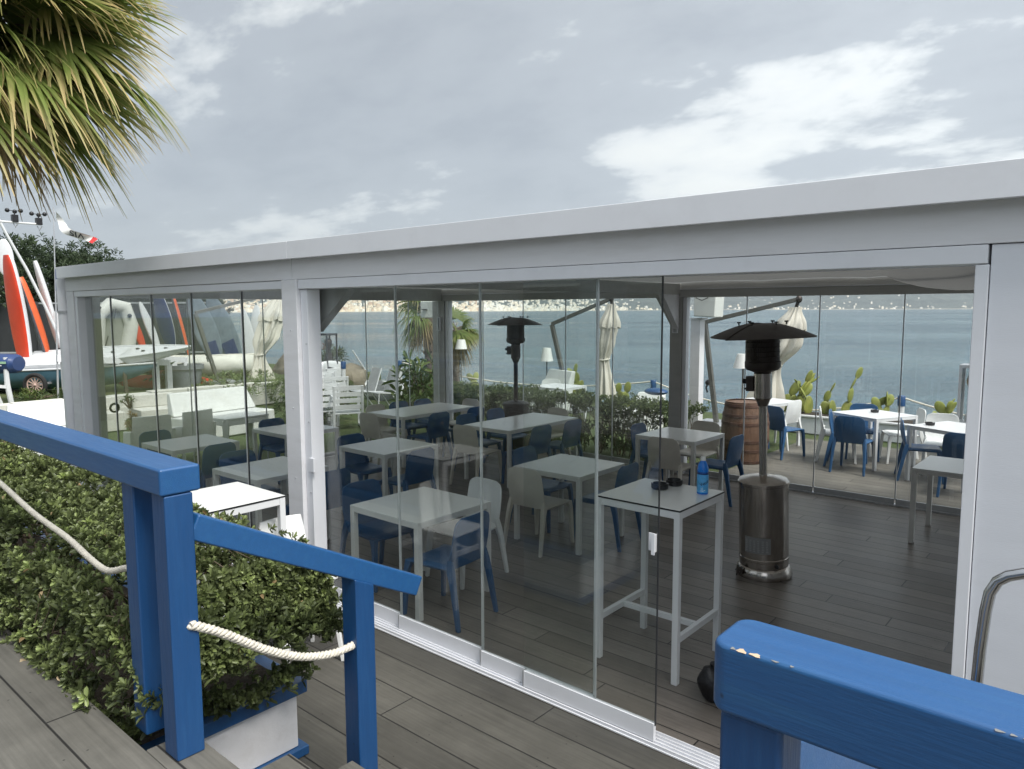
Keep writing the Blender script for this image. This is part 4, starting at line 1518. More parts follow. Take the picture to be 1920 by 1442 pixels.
def cactus(x, y, z, n, s, label, seed, lean=0.):
    t = thing('prickly_pear', label, 'cactus', (x, y, z), 0, 'prickly pears along the sea edge')
    r = random.Random(seed)
    pads = []

    def pad(p, d, size, face):
        d = d.normalized()
        sd = Vector((math.cos(face), math.sin(face), 0))
        sd = (sd - d * sd.dot(d)).normalized()
        nn = d.cross(sd)
        R = Matrix((sd, nn, d)).transposed()
        m = MB().ell(p + d * size * .48, (size * .34, size * .075, size * .52), 16, 10, rot=R)
        m.build('pad', 'cactus', t)
        pads.append((p + d * size * .92, d, sd, size, face))
    stack = []
    for k in range(n[0]):
        p = Vector((r.uniform(-.5, .5) * s * n[0] * .32, r.uniform(-.1, .1), -.02))
        pad(p, Vector((r.uniform(-.4, .4) + lean, r.uniform(-.2, .2), 1)), s * r.uniform(.85, 1.1), r.uniform(-.6, .6) + .7)
    k = 0
    while len(pads) < n[1] and k < 60:
        b = pads[r.randrange(len(pads))]
        pad(b[0] + b[2] * r.uniform(-.2, .2) * b[3], b[1] + b[2] * r.uniform(-.9, .9), b[3] * r.uniform(.75, .95), b[4] + r.uniform(-.8, .8))
        k += 1


cactus(-4.78, 13.95, .345, (5, 18), .36, 'thick yellow-green prickly pear just right of the steel heater', 3, -.1)
cactus(-4.12, 13.95, .345, (4, 9), .33, 'tall prickly pear with one single pad on top beside the glass joint', 8)
cactus(-3.35, 13.95, .345, (3, 7), .28, 'small prickly pear behind the left terrace table', 5)
cactus(-2.35, 13.95, .345, (3, 7), .30, 'dark prickly pear behind the two terrace tables, near the glass case', 12)
cactus(-8.6, 13.9, .0, (3, 8), .34, 'prickly pear left of the rope post, seen over the back hedge', 21)
cactus(-10.1, 14.2, .0, (3, 10), .36, 'prickly pear behind the white sofa, left of the middle umbrella', 25)
cactus(-12.6, 13.4, .0, (2, 7), .36, 'prickly pear seen past the palms over the hedge', 29)


def rope_post(x, y, z, label):
    t = thing('rope_post', label, 'post', (x, y, 0), 0, 'white posts with blue caps along the sea edge')
    MB().tube([(0, 0, 0), (0, 0, z - .18)], .055, 16).build('post', 'board_white', t)
    MB().lathe([(.064, z - .185), (.066, z - .02), (.05, z), (.0, z + .004)], seg=18).build('cap', 'blue_post', t, ang=40)
    return Vector((x, y, z - .03))


RP = [rope_post(-15.4, 11.4, 1.0, 'blue-capped white post beside the grey rock by the boats'),
      rope_post(*(-15.060, 13.006, 0.950)[:2], .95, 'blue-capped post among the big-leaved plants by the palms'),
      rope_post(-8.02, 14.2, .75, 'blue-capped post right of the upright folded umbrella'),
      rope_post(-3.11, 14.36, .75, 'blue-capped post behind the terrace tables'),
      rope_post(1.6, 14.4, .75, 'blue-capped post past the right wall')]
for a, b, s, lb in ((1, 2, .32, 'sagging white rope behind the hedge between two blue-capped posts'), (2, 3, .42, 'sagging white rope behind the prickly pears at the sea edge'), (3, 4, .36, 'sagging white rope running right behind the terrace tables')):
    pts = [RP[a].lerp(RP[b], k / 24) + Vector((0, 0, -4 * s * (k / 24) * (1 - k / 24))) for k in range(25)]
    tag(MB().tube(pts, .016, 8).build('rope', 'rope'), lb, 'rope')


def glass_case(x, y, z, w, d, h, fm, label, dark=False):
    t = thing('display_case', label, 'display case', (x, y, z))
    f = MB()
    e = .035
    for a in (-1, 1):
        for b in (-1, 1):
            f.bb(a * (w / 2 - e / 2) - e / 2, a * (w / 2 - e / 2) + e / 2, b * (d / 2 - e / 2) - e / 2, b * (d / 2 - e / 2) + e / 2, .051, h - .051)
    f.bb(-w / 2, w / 2, -d / 2, d / 2, 0, .05).bb(-w / 2, w / 2, -d / 2, d / 2, h - .05, h)
    f.build('frame', fm, t, bevel=.003)
    g = MB().bb(-w / 2 + e, w / 2 - e, -d / 2 + .006, -d / 2 + .012, .051, h - .051).bb(-w / 2 + .006, -w / 2 + .012, -d / 2 + e, d / 2 - e, .051, h - .051)
    g.build('glass', 'clear_glass', t, smooth=False)
    MB().bb(-.09, .09, -.09, .09, .051, .17).bb(-.065, .065, -.065, .065, .1705, .40).build('plinth', 'grey_alu' if not dark else 'dark_steel', t, bevel=.003)
    b = MB().lathe([(.030, .401), (.034, .46), (.045, .50), (.075, .58), (.098, .65), (.100, .70), (.085, .75), (.05, .78), (.0, .788)], seg=26)
    b.build('bulb_ornament', 'ornament' if not dark else 'dark_steel', t, ang=60)
    return t


pc = (-1.829, 13.000, 0.515)
glass_case(pc[0], 13.0, pc[2], .36, .36, .93, 'grey_alu', 'pale framed glass case with an amber bulb ornament, cut off by the right wall')
PD = thing('pedestal', 'white pedestal under the glass case by the right wall', 'pedestal', (pc[0], 13.0, 0))
MB().bb(-.24, .24, -.24, .24, 0, pc[2] - .03).bb(-.27, .27, -.27, .27, pc[2] - .029, pc[2] - .001).build('block', 'board_white', PD, bevel=.006)
pc = (-16.295, 11.600, 0.776)
glass_case(pc[0], 11.6, pc[2], .34, .34, .92, 'trim_dark', 'black framed glass case seen just right of the white front post', True)
PD2 = thing('pedestal', 'white pedestal under the black framed case, right of the white front post', 'pedestal', (pc[0], 11.6, 0))
MB().bb(-.22, .22, -.22, .22, 0, pc[2] - .002).build('block', 'board_white', PD2, bevel=.006)


# white furniture over the back hedge
def sofa(x, y, rz, w, label, hb=.80, d=.72):
    t = thing('sofa', label, 'sofa', (x, y, 0), rz, 'white moulded sofas')
    MB().hexa([(-w / 2, -d / 2, .0), (w / 2, -d / 2, .0), (w / 2, d / 2, .0), (-w / 2, d / 2, 0)], [(-w / 2, -d / 2, .38), (w / 2, -d / 2, .38), (w / 2 - .02, d / 2, .40), (-w / 2 + .02, d / 2, .40)]).build('seat', 'white_plastic', t, bevel=.03, seg=3)
    MB().hexa([(-w / 2, -d / 2 - .06, .39), (w / 2, -d / 2 - .06, .39), (w / 2, -d / 2 + .13, .39), (-w / 2, -d / 2 + .13, .39)],
              [(-w / 2 + .07, -d / 2 - .20, hb), (w / 2 - .07, -d / 2 - .20, hb), (w / 2 - .07, -d / 2 - .09, hb), (-w / 2 + .07, -d / 2 - .09, hb)]).build('backrest', 'white_plastic', t, bevel=.025, seg=3)
    return t


sofa(-12.95, 6.85, math.radians(-84), 1.75, 'white moulded sofa facing us on the lawn behind the lounge table')
sofa(-13.4, 4.15, math.radians(-100), 1.3, 'white moulded sofa left of the pavilion corner above the blue rail', hb=.78)
sofa(-10.15, 13.0, math.radians(160), 1.1, 'white sofa back showing above the back hedge by the lamp', hb=.92)
sofa(-7.2, 12.2, math.radians(180), .7, 'white seat with a dark blue cushion above the hedge near the back post', hb=.66)
cu = (-6.887, 12.300, 0.671)
tag(MB().ell((cu[0], 12.3, .74), (.24, .17, .07), 16, 8).build('cushion', 'blue_post'), 'rounded dark blue cushion on the white seat behind the hedge', 'cushion')
dup(W0, (-8.9, 11.9, .0), 0, 'white table top just above the back hedge, left of the upright umbrella')
chair('white', -9.55, 12.5, -150, 'white chair back showing above the back hedge beside the umbrella mast')


# lounge: armchairs and low table on the lawn at the left
def armchair(x, y, rz, label):
    t = thing('armchair', label, 'armchair', (x, y, 0), rz, 'white moulded armchairs on the lawn')
    MB().sheet(lambda u, v: ((u - .5) * .52, -.24 + .5 * v, .40 - .03 * math.sin(v * PI) - .02 * math.sin(u * PI)), 8, 8, th=.03).build('seat', 'white_plastic', t, bevel=.006)
    MB().sheet(lambda u, v: ((u - .5) * (.56 - .05 * v), -.25 - .02 * v - .03 * math.sin(u * PI), .30 + .50 * v), 8, 8, th=.03).build('backrest', 'white_plastic', t, bevel=.006)
    for s in (-1, 1):
        MB().hexa([(s * .28 - .02, -.27, .36), (s * .28 + .02, -.27, .36), (s * .29 + .02, .22, .36), (s * .29 - .02, .22, .36)],
                  [(s * .28 - .02, -.30, .60), (s * .28 + .02, -.30, .60), (s * .29 + .02, .18, .54), (s * .29 - .02, .18, .54)]).build('arm', 'white_plastic', t, bevel=.012)
        MB().bar((s * .27, .20, .40), (s * .29, .25, 0), .05, .07, w2=.04, h2=.045).build('leg', 'white_plastic', t, bevel=.008)
        MB().bar((s * .27, -.24, .40), (s * .29, -.30, 0), .05, .07, w2=.04, h2=.045).build('leg', 'white_plastic', t, bevel=.008)


armchair(-10.98, 4.62, math.radians(78), 'white armchair with its back to us behind the left end table, left one')
armchair(-11.02, 5.22, math.radians(100), 'white armchair with its back to us, beside the white lounge table')
LT = thing('lounge_table', 'white moulded table with tapered legs on the lawn in front of the sofa', 'table', (-11.0, 6.05, 0), math.radians(3))
MB().bb(-.26, .26, -.40, .40, .585, .62).build('tabletop', 'white_plastic', LT, bevel=.01)
for a in (-1, 1):
    for b in (-1, 1):
        MB().bar((a * .21, b * .35, .584), (a * .235, b * .375, 0), .10, .10, w2=.05, h2=.05).build('leg', 'white_plastic', LT, bevel=.008)
ap = MB()
for a in (-1, 1):
    ap.bb(a * .235 - .02, a * .235 + .02, -.34, .34, .50, .584).bb(-.2, .2, a * .375 - .02, a * .375 + .02, .50, .584)
ap.build('apron', 'white_plastic', LT, bevel=.006)
# block wall, benches
BW_ = thing('retaining_wall', 'pale block retaining wall between the lounge lawn and the boats', 'wall', (-16.45, 6, 0))
m = MB()
for r_ in range(2):
    y = 2.2 - (.3 if r_ else 0)
    while y < 11.2:
        w = random.uniform(.78, .95)
        xo = random.uniform(-.02, .02) + (.0 if r_ else .04)
        m.bb(-16.59 + xo, -16.30 + xo, y, y + w - .02, .0 + r_ * .27, .265 + r_ * .27 + random.uniform(-.015, .02))
        y += w
bw(m, 'blocks', 'block', BW_, bevel=.012)
for i, (x, y, w, lb) in enumerate(((-15.15, 5.35, 1.0, 'low white bench block at the left, behind the ring handle'), (-15.0, 6.5, .8, 'low white bench block in front of the block wall, nearer the sofa'))):
    t = thing('bench_block', lb, 'bench', (x, y, 0), math.radians(-95), 'white bench blocks')
    MB().bb(-w / 2, w / 2, -.3, .3, 0, .36).build('seat', 'block', t, bevel=.02)
    MB().bb(-w / 2, w / 2, -.34, -.20, .361, .62).build('backrest', 'block', t, bevel=.02)


def leafy(name, label, cat, loc, n, L, W, R, H, mat='plant_leaf', t0=.4, group=None, nl=9, stems=5):
    t = thing(name, label, cat, loc, 0, group)
    C, A, T = [], [], []
    sm = MB()
    for k in range(n):
        a = random.uniform(0, 2 * PI)
        r = R * math.sqrt(random.random())
        z = H * random.uniform(.25, 1) * (1 - .35 * (r / R) ** 2)
        C.append((r * math.cos(a), r * math.sin(a), z))
        A.append((.8 * math.cos(a) * r / R + random.gauss(0, .2), .8 * math.sin(a) * r / R + random.gauss(0, .2), 1))
        T.append(t0 + random.gauss(0, .12))
        if k < stems * 4:
            sm.tube([(.1 * r * math.cos(a), .1 * r * math.sin(a), 0), (.5 * r * math.cos(a), .5 * r * math.sin(a), z * .5), (r * math.cos(a), r * math.sin(a), z)], [.02, .014, .008], 6)
    v, q, tt = rosettes(np.array(C), np.array(A), nl, L, W, np.array(T), spread=(.3, 1.5))
    np_mesh('foliage', v, q, mat, tt, t)
    sm.build('stem', 'twig', t)
    return t


leafy('small_plant', 'small reddish plant on the white block in front of the sofa', 'plant', (-14.3, 5.75, .0), 16, .10, .03, .16, .42, 'dead_leaf', .2)
leafy('small_plant', 'tiny dark plant growing on the block wall behind the armchairs', 'plant', (-15.3, 6.1, .36), 10, .09, .03, .14, .30, 'back_hedge_leaf', .3)
leafy('frangipani', 'tall plant with big pointed leaves left of the palm trunks', 'plant', (-11.55, 10.6, 0), 26, .36, .105, .60, 1.42, t0=.45, nl=8)
leafy('shrub', 'broad-leaved shrub under the big-leaved plant by the beige chairs', 'shrub', (-11.0, 10.1, 0), 40, .20, .07, .55, .62, t0=.25)
leafy('shrub', 'rounded green bush at the end of the sofa, left of the white front post', 'shrub', (-12.9, 8.75, 0), 240, .10, .036, .85, .72, 'back_hedge_leaf', .5)
leafy('shrub', 'brownish-green low bush on the bank above the sofa', 'shrub', (-16.9, 9.4, .2), 260, .12, .03, 1.3, .62, 'back_hedge_leaf', .75)
leafy('shrub', 'scrubby bush on the bank behind the lounge table', 'shrub', (-15.9, 10.7, .0), 220, .12, .03, 1.1, .75, 'back_hedge_leaf', .65)
leafy('shrub', 'low weeds along the lawn edge under the dinghy wheel', 'plant', (-17.2, 5.05, .5), 60, .12, .02, .5, .22, 'plant_leaf', .5)
leafy('potted_plant', 'spiky plant standing in the dark red pot below the boat rack', 'plant', (-17.55, 7.70, .78), 14, .42, .035, .16, .30, 'plant_leaf', .3, nl=10)

# cycad fronds beside the palm trunks
CY = thing('cycad', 'feathery dark cycad at the foot of the palm trunks', 'plant', (-11.0, 11.0, 0))
parts = []
for k in range(26):
    a = random.uniform(0, 2 * PI)
    el = random.uniform(.25, 1.25)
    L = random.uniform(.9, 1.3)
    pts = []
    for s in range(22):
        f = s / 21
        pts.append((math.cos(a) * L * f * math.cos(el), math.sin(a) * L * f * math.cos(el), .25 + L * f * math.sin(el) - .55 * f ** 2.2 * L))
    pts = np.array(pts)
    d = unit(np.gradient(pts, axis=0))
    sd = unit(np.cross(d, np.array([[0, 0, 1.]])))
    for sg in (-1, 1):
        parts.append(leaf_arrays(pts, sd * sg + d * .7 + np.array([[0, 0, .25]]), np.cross(sd, d), np.full(22, .16) * np.sin(np.linspace(.25, 3.0, 22)) + .02, np.full(22, .018), np.full(22, .25 + random.uniform(-.1, .1)), fold=.1))
v, q, tt = merge_leaf(parts)
np_mesh('fronds', v, q, 'back_hedge_leaf', tt, CY)
MB().lathe([(.14, 0), (.16, .12), (.10, .30)], seg=14).build('trunk', 'palm_trunk', CY)


# ================================================================= fan palms
def fan(base, D, Up, petiole, R, nseg, t0, droop, width=.66, tipdry=.52, half=1.95):
    """one palmate leaf as separate folded strips; returns arrays"""
    D, Up = Vector(D).normalized(), Vector(Up)
    S = D.cross(Up).normalized()
    Up = S.cross(D).normalized()
    hub = Vector(base) + D * petiole + Vector((0, 0, -.10 * droop * petiole))
    V, Q, T = [], [], []
    for i in range(nseg):
        a = -half + 2 * half * i / (nseg - 1) + random.gauss(0, .012)
        r = R * (.80 + .20 * math.cos(a * .8)) * random.uniform(.9, 1.06)
        d = (D * math.cos(a) + S * math.sin(a) + Up * (.14 * math.cos(a) - .10)).normalized()
        sd = d.cross(Up).normalized()
        n = d.cross(sd) * -1
        o = len(V)
        ks = (0, .18, .38, .55, .72, .87, 1.)
        tw = random.gauss(0, .25)
        dr = droop * random.uniform(.7, 1.35)
        bend = random.gauss(0, .05)
        for k in ks:
            p = hub + d * r * k + Vector((0, 0, -1)) * (dr * r * 1.15 * max(0, k - .30) ** 2.3) + sd * bend * r * k * k
            w = width * R * .042 * (k / .45 if k < .45 else max(.04, (1 - ((k - .45) / .55) ** 1.3))) + .0015
            s2 = sd * math.cos(tw * k) + n * math.sin(tw * k)
            V += [p - s2 * w, p + n * w * .42, p + s2 * w]
            tp = t0 + tipdry * max(0, (k - .48) / .52) ** 1.6
            T += [min(1, max(0, tp + (.12 * math.sin(i * 1.7) * k) + random.gauss(0, .02)))] * 3
        for j in range(len(ks) - 1):
            b = o + j * 3
            Q += [(b, b + 1, b + 4, b + 3), (b + 1, b + 2, b + 5, b + 4)]
    return np.array([tuple(p) for p in V]), np.array(Q), np.array(T)


def palm(name, label, base, crown, rt, fronds, mats=('palm_leaf', 'dry_palm_leaf'), group=None):
    t = thing(name, label, 'palm tree', base, 0, group)
    b, c = Vector(base), Vector(crown)
    n = max(8, int((c - b).length / .10))
    tr = MB()
    pts = [b.lerp(c, k / n) for k in range(n + 1)]
    tr.tube(pts, [rt * (1.15 - .15 * k / n + (.05 if k % 2 else -.02)) for k in range(n + 1)], 16)
    # old leaf bases
    for k in range(n * 7):
        p = b.lerp(c, random.uniform(.15, 1))
        a = random.uniform(0, 2 * PI)
        d = Vector((math.cos(a), math.sin(a), .9))
        q0 = p + Vector((math.cos(a), math.sin(a), 0)) * rt * .9
        tr.bar(q0, q0 + d * random.uniform(.06, .13), .05, .018, up=(math.cos(a), math.sin(a), 0), w2=.015, h2=.008)
    bw(tr, 'trunk', 'palm_trunk', t)
    for nm, mat, sel in (('crown', mats[0], 0), ('dry_fronds', mats[1], 1)):
        ps = [f[1:] for f in fronds if f[0] == sel]
        if not ps:
            continue
        arr = []
        pet = MB()
        for (az, el, pl, R, ns, t0, dr) in ps:
            D = Vector((math.cos(az) * math.cos(el), math.sin(az) * math.cos(el), math.sin(el)))
            Up = Vector((-math.cos(az) * math.sin(el), -math.sin(az) * math.sin(el), math.cos(el)))
            Up = Up + D.cross(Up) * random.gauss(0, .45)
            arr.append(fan(c + Vector((0, 0, random.uniform(-.1, .1))), D, Up, pl, R, ns, t0, dr))
            pet.tube([c, c + D * pl * .5, c + D * pl + Vector((0, 0, -.10 * dr * pl))], [.02, .014, .009], 6)
        v, q, tt = merge_leaf(arr)
        np_mesh(nm, v - np.array([tuple(b)]), q, mat, tt, t)
        bw(pet, 'petioles' if sel == 0 else 'dry_petioles', 'plant_leaf' if False else 'palm_trunk', t)
    return t


# the big palm at upper left: crown just out of frame, leaves blown to the right
CR = Vector((-7.400, 1.429, 4.687))
fr = []
AZ = math.atan2(.649, .761)          # to the right in the photograph
for k in range(29):
    az = AZ + random.gauss(0, .60)
    el = -.72 + 1.25 * (k + random.random()) / 29
    fr.append((0, az, el, random.uniform(.50, 1.10), random.uniform(.80, 1.02), 60, random.uniform(.25, .55), random.uniform(.35, .8)))
for k in range(14):
    az = AZ + PI + random.gauss(0, 1.1)
    fr.append((0, az, random.uniform(-.7, 1.0), .7, .85, 40, random.uniform(.25, .5), .7))
for k in range(9):
    az = AZ + random.gauss(0, .7)
    fr.append((1, az, random.uniform(-1.0, -.55), random.uniform(.45, .8), random.uniform(.7, .9), 40, random.uniform(.3, .7), random.uniform(.5, .9)))
palm('fan_palm', 'big fan palm with wind-blown green and straw-coloured fronds at upper left', (CR.x, CR.y, .0), CR, .19, fr)
p1 = Vector((-12.846, 12.000, 2.217))
fr = [(0, AZ + random.gauss(2.6, .8), random.uniform(-.9, .9), .35, .62, 30, random.uniform(.2, .4), 1.0) for k in range(14)]
fr += [(1, AZ + random.gauss(2.8, .7), random.uniform(-1.3, -.5), .3, .55, 26, random.uniform(.3, .6), 1.2) for k in range(9)]
palm('fan_palm', 'shaggy fan palm behind the back glass, trunk left of the corner post', (p1.x + .12, 12.0, 0), (p1.x + .05, 12.0, p1.z + .12), .15, fr, group='two small palms behind the back glass')
p2 = Vector((-13.155, 13.200, 1.805))
fr = [(0, AZ + random.gauss(.1, 1.2), random.uniform(-.7, 1.0), .28, .50, 30, random.uniform(.25, .45), .7) for k in range(15)]
fr += [(1, AZ + random.gauss(0, 1.), random.uniform(-1.3, -.6), .3, .5, 26, random.uniform(.4, .7), 1.1) for k in range(7)]
palm('fan_palm', 'smaller fan palm right of the corner post with a full green fan', (p2.x - .05, 13.2, 0), p2, .12, fr, group='two small palms behind the back glass')

# ================================================================= boats and boards on the upper lawn
CAMR = Vector((.761, .649, 0)).normalized()      # along the row of boats
CAMF = Vector((-.646, .757, 0)).normalized()


def board(name, label, cat, top, bot, w, mats, th=.10, yaw=.5, group=None, nose=.55, deckside=True, curve=.0):
    """a board, canoe or kayak stood on end: two skins (hull and deck) over a pointed outline"""
    a, b = Vector(bot), Vector(top)
    t = thing(name, label, cat, a, 0, group)
    ax = b - a
    L = ax.length
    ax.normalize()
    fn = (-CAMF * math.cos(yaw) + CAMR * math.sin(yaw))
    fn = (fn - ax * fn.dot(ax)).normalized()
    sd = ax.cross(fn).normalized()
    for part, mat, sg in (('deck', mats[0], 1), ('hull', mats[1], -1)):
        rings = []
        for k in range(23):
            f = k / 22
            g = max(.02, math.sin(PI * (.05 + .93 * f) ** .9)) ** nose
            ww, tt = w / 2 * g, th * (.45 + .55 * g) * (1.0 if sg < 0 else .45)
            c = ax * L * f + fn * curve * math.sin(PI * f)
            ring = []
            for j in range(11):
                e = PI * j / 10
                ring.append(c + sd * ww * math.cos(e) + fn * sg * tt * math.sin(e) ** .8)
            rings.append(ring)
        vs = [p for r in rings for p in r]
        fs = []
        for i in range(22):
            for j in range(10):
                fs.append((i * 11 + j, i * 11 + j + 1, (i + 1) * 11 + j + 1, (i + 1) * 11 + j))
        MB().add(vs, fs).build(part, mat, t, ang=60)
    t['_fr'] = 0
    del t['_fr']
    return t, ax, sd, fn, L


def decal(t, ax, sd, fn, L, name, mat, quads, off):
    for pts in quads:
        MB().add([ax * L * f + sd * s + fn * off for f, s in pts], [tuple(range(len(pts)))]).build(name, mat, t, smooth=False)


BGp = 'boards and kayaks stood on end by the boats'
X0 = -19.4
k = board('kayak', 'bright red kayak stood on end at the left edge, its white deck turned right', 'kayak', (-19.400, 5.281, 3.567), (-19.400, 5.496, 1.010), .66, ('red_hull', 'board_white'), th=.16, yaw=-.55, group=BGp, nose=.4)
k = board('kayak', 'small white board behind the top of the red kayak', 'board', (-20.000, 5.405, 3.968), (-20.000, 5.416, 3.154), .36, ('board_white', 'board_white'), th=.1, yaw=.3, group=BGp)
k = board('windsurf_board', 'orange windsurf board with dark patches leaning second from the left', 'windsurf board', (-19.400, 5.498, 3.076), (-19.400, 5.927, 1.308), .46, ('board_dark', 'orange_hull'), th=.14, yaw=-.9, group=BGp)
decal(*k, 'foot_pad', 'board_white', [[(.16, -.10), (.34, -.11), (.34, .05), (.2, .04)], [(.5, -.10), (.62, -.09), (.60, .05), (.5, .05)]], .055)
k = board('surfboard', 'white board with dark edge leaning third from the left by the trees', 'surfboard', (-19.400, 5.819, 3.463), (-19.400, 6.214, 1.446), .42, ('board_white', 'board_white'), th=.10, yaw=-.75, group=BGp)
decal(*k, 'stripe', 'board_dark', [[(.62, -.15), (.88, -.09), (.88, -.06), (.64, -.10)], [(.30, -.16), (.44, -.16), (.44, -.14), (.30, -.14)]], .065)
fp = board('rudder_blade', 'white rounded fin blade beside the third board', 'fin', (-19.100, 6.080, 2.301), (-19.100, 6.257, 1.728), .30, ('board_white', 'board_white'), th=.04, yaw=.2, nose=.8)
tag(MB().tube([(-18.600, 4.941, 4.326), (-18.600, 5.143, 3.837), (-18.600, 5.424, 3.223), (-18.600, 5.736, 2.409), (-18.600, 5.945, 1.808), (-18.600, 6.066, 1.282)], [.028, .03, .032, .032, .03, .03], 10).build('mast', 'board_white'), 'long bent white mast leaning across the boards', 'mast')
k = board('kayak', 'thin red kayak edge right of the upright inflatable', 'kayak', (-19.400, 7.893, 2.240), (-19.400, 8.182, 1.254), .22, ('red_hull', 'red_hull'), th=.08, yaw=1.2, group=BGp)
k = board('surfboard', 'slim white board between the inflatable and the blue board', 'surfboard', (-19.400, 8.118, 2.537), (-19.400, 8.537, 1.307), .24, ('board_white', 'board_white'), th=.08, yaw=1.1, group=BGp)
k = board('windsurf_board', 'navy windsurf board with a white edge behind the white boat bow', 'windsurf board', (-19.700, 8.670, 2.906), (-19.700, 9.007, 1.277), .52, ('board_navy', 'board_white'), th=.09, yaw=-.35, group=BGp)
k = board('kayak', 'orange kayak leaning to the right of the navy board', 'kayak', (-19.400, 8.921, 2.834), (-19.400, 9.290, 1.088), .30, ('board_dark', 'orange_hull'), th=.09, yaw=-1.0, group=BGp)
k = board('windsurf_board', 'grey-white windsurf board left of the umbrella mast', 'windsurf board', (-19.400, 9.436, 2.843), (-19.400, 10.126, 0.926), .60, ('sail_film', 'board_white'), th=.07, yaw=.5, group=BGp)
decal(*k, 'foot_pad', 'board_navy', [[(.05, -.14), (.28, -.2), (.28, .14), (.06, .12)]], .05)
k = board('windsurf_board', 'pale windsurf board with a dark blue foot right of the umbrella mast', 'windsurf board', (-19.400, 9.967, 2.751), (-19.400, 10.694, 0.834), .62, ('sail_film', 'board_white'), th=.07, yaw=.45, group=BGp)
decal(*k, 'foot_pad', 'board_navy', [[(.05, -.16), (.32, -.22), (.34, .16), (.06, .14)]], .05)
k = board('surfboard', 'white board with a dark side stripe left of the folded umbrella', 'surfboard', (-19.400, 10.957, 2.342), (-19.400, 11.216, 0.650), .36, ('board_white', 'board_dark'), th=.09, yaw=.6, group=BGp)
k = board('surfboard', 'plain white rounded board just left of the folded umbrella', 'surfboard', (-19.400, 11.378, 2.464), (-19.400, 11.249, 0.647), .40, ('board_white', 'board_white'), th=.09, yaw=.0, group=BGp)

# upright inflatable dinghy
IN = thing('inflatable_dinghy', 'pale grey inflatable dinghy stood on end behind the glass', 'inflatable boat', (-18.900, 7.195, 0.927))
IP = [(-18.900, 6.884, 0.972), (-18.900, 6.883, 1.587), (-18.900, 6.930, 2.196), (-18.900, 7.221, 2.476), (-18.900, 7.548, 2.399), (-18.900, 7.674, 1.954), (-18.900, 7.554, 1.366), (-18.900, 7.404, 0.914)]
bw(MB().tube(IP, .165, 18), 'tube', 'hypalon', IN, ang=25)
vs = [Vector(p) + CAMF * .05 for p in IP]
vs2 = [Vector(p) + CAMF * .06 for p in vs]
m = MB().loft([vs, vs2])
bw(m, 'floor', 'hypalon_in', IN)
bw(MB().tube([(-18.800, 7.249, 2.373), (-18.780, 7.179, 2.118)], .012, 6).tube([(-18.800, 7.310, 2.373), (-18.780, 7.240, 2.117)], .012, 6).tube([(-18.780, 7.084, 1.710), (-18.780, 6.982, 1.395)], .014, 6), 'straps', 'black_plastic', IN)
bw(MB().ell((-18.720, 7.576, 2.191), (.05, .05, .05), 10, 8).ell((-18.720, 6.898, 2.385), (.05, .05, .04), 10, 8), 'valve', 'black_plastic', IN)


def boat(name, label, loc, rz, L, B, H, hullm, deckm, tilt=0., cockpit=True):
    t = thing(name, label, 'sailing dinghy', loc, rz)
    rings, deck = [], []
    n = 24
    for i in range(n + 1):
        f = i / n
        b = B / 2 * (.82 * (1 - f ** 6) ** .9 + .18 * math.sin(PI * f)) if f < .999 else .012
        b = max(.015, B / 2 * (math.sin(PI * (.34 + .655 * f)) ** .75 if f > .24 else .90 + .05 * f))
        x = (f - .5) * L
        sheer = .06 * H * (2 * f - .8) ** 2 + tilt * x
        keel = -H * (.92 - .75 * max(0, (f - .6) / .4) ** 2.2)
        ring = []
        for j in range(13):
            e = PI * j / 12
            ring.append((x, b * math.cos(e), sheer + keel * math.sin(e) ** .7))
        rings.append(ring)
        deck.append([(x, b * (1 - 2 * j / 10) * 1.02, sheer + .004 + .05 * H * (1 - (1 - 2 * j / 10) ** 2) + (-.30 * H if cockpit and .20 < f < .60 and abs(1 - 2 * j / 10) < .55 else 0)) for j in range(11)])
    m = MB()
    vs = [p for r in rings for p in r]
    fs = [(i * 13 + j, i * 13 + j + 1, (i + 1) * 13 + j + 1, (i + 1) * 13 + j) for i in range(n) for j in range(12)]
    fs.append(tuple(range(13)))
    m.add(vs, fs)
    m.build('hull', hullm, t, ang=50)
    m = MB()
    vs = [p for r in deck for p in r]
    fs = [(i * 11 + j, i * 11 + j + 1, (i + 1) * 11 + j + 1, (i + 1) * 11 + j) for i in range(n) for j in range(10)]
    m.add(vs, fs).build('deck', deckm, t, ang=30)
    g = MB()
    for s in (0, 12):
        g.tube([Vector(r[s]) + Vector((0, 0, .01)) for r in rings], .022, 8)
    g.build('gunwale', deckm, t, ang=60)
    ft = MB()
    for f, y in ((.55, .0), (.68, .1), (.74, -.08), (.86, 0)):
        ft.ell(((f - .5) * L, y * B, tilt * (f - .5) * L + .05 * H + .02), (.05, .03, .025), 8, 6)
    ft.build('fitting', 'black_plastic', t)
    return t


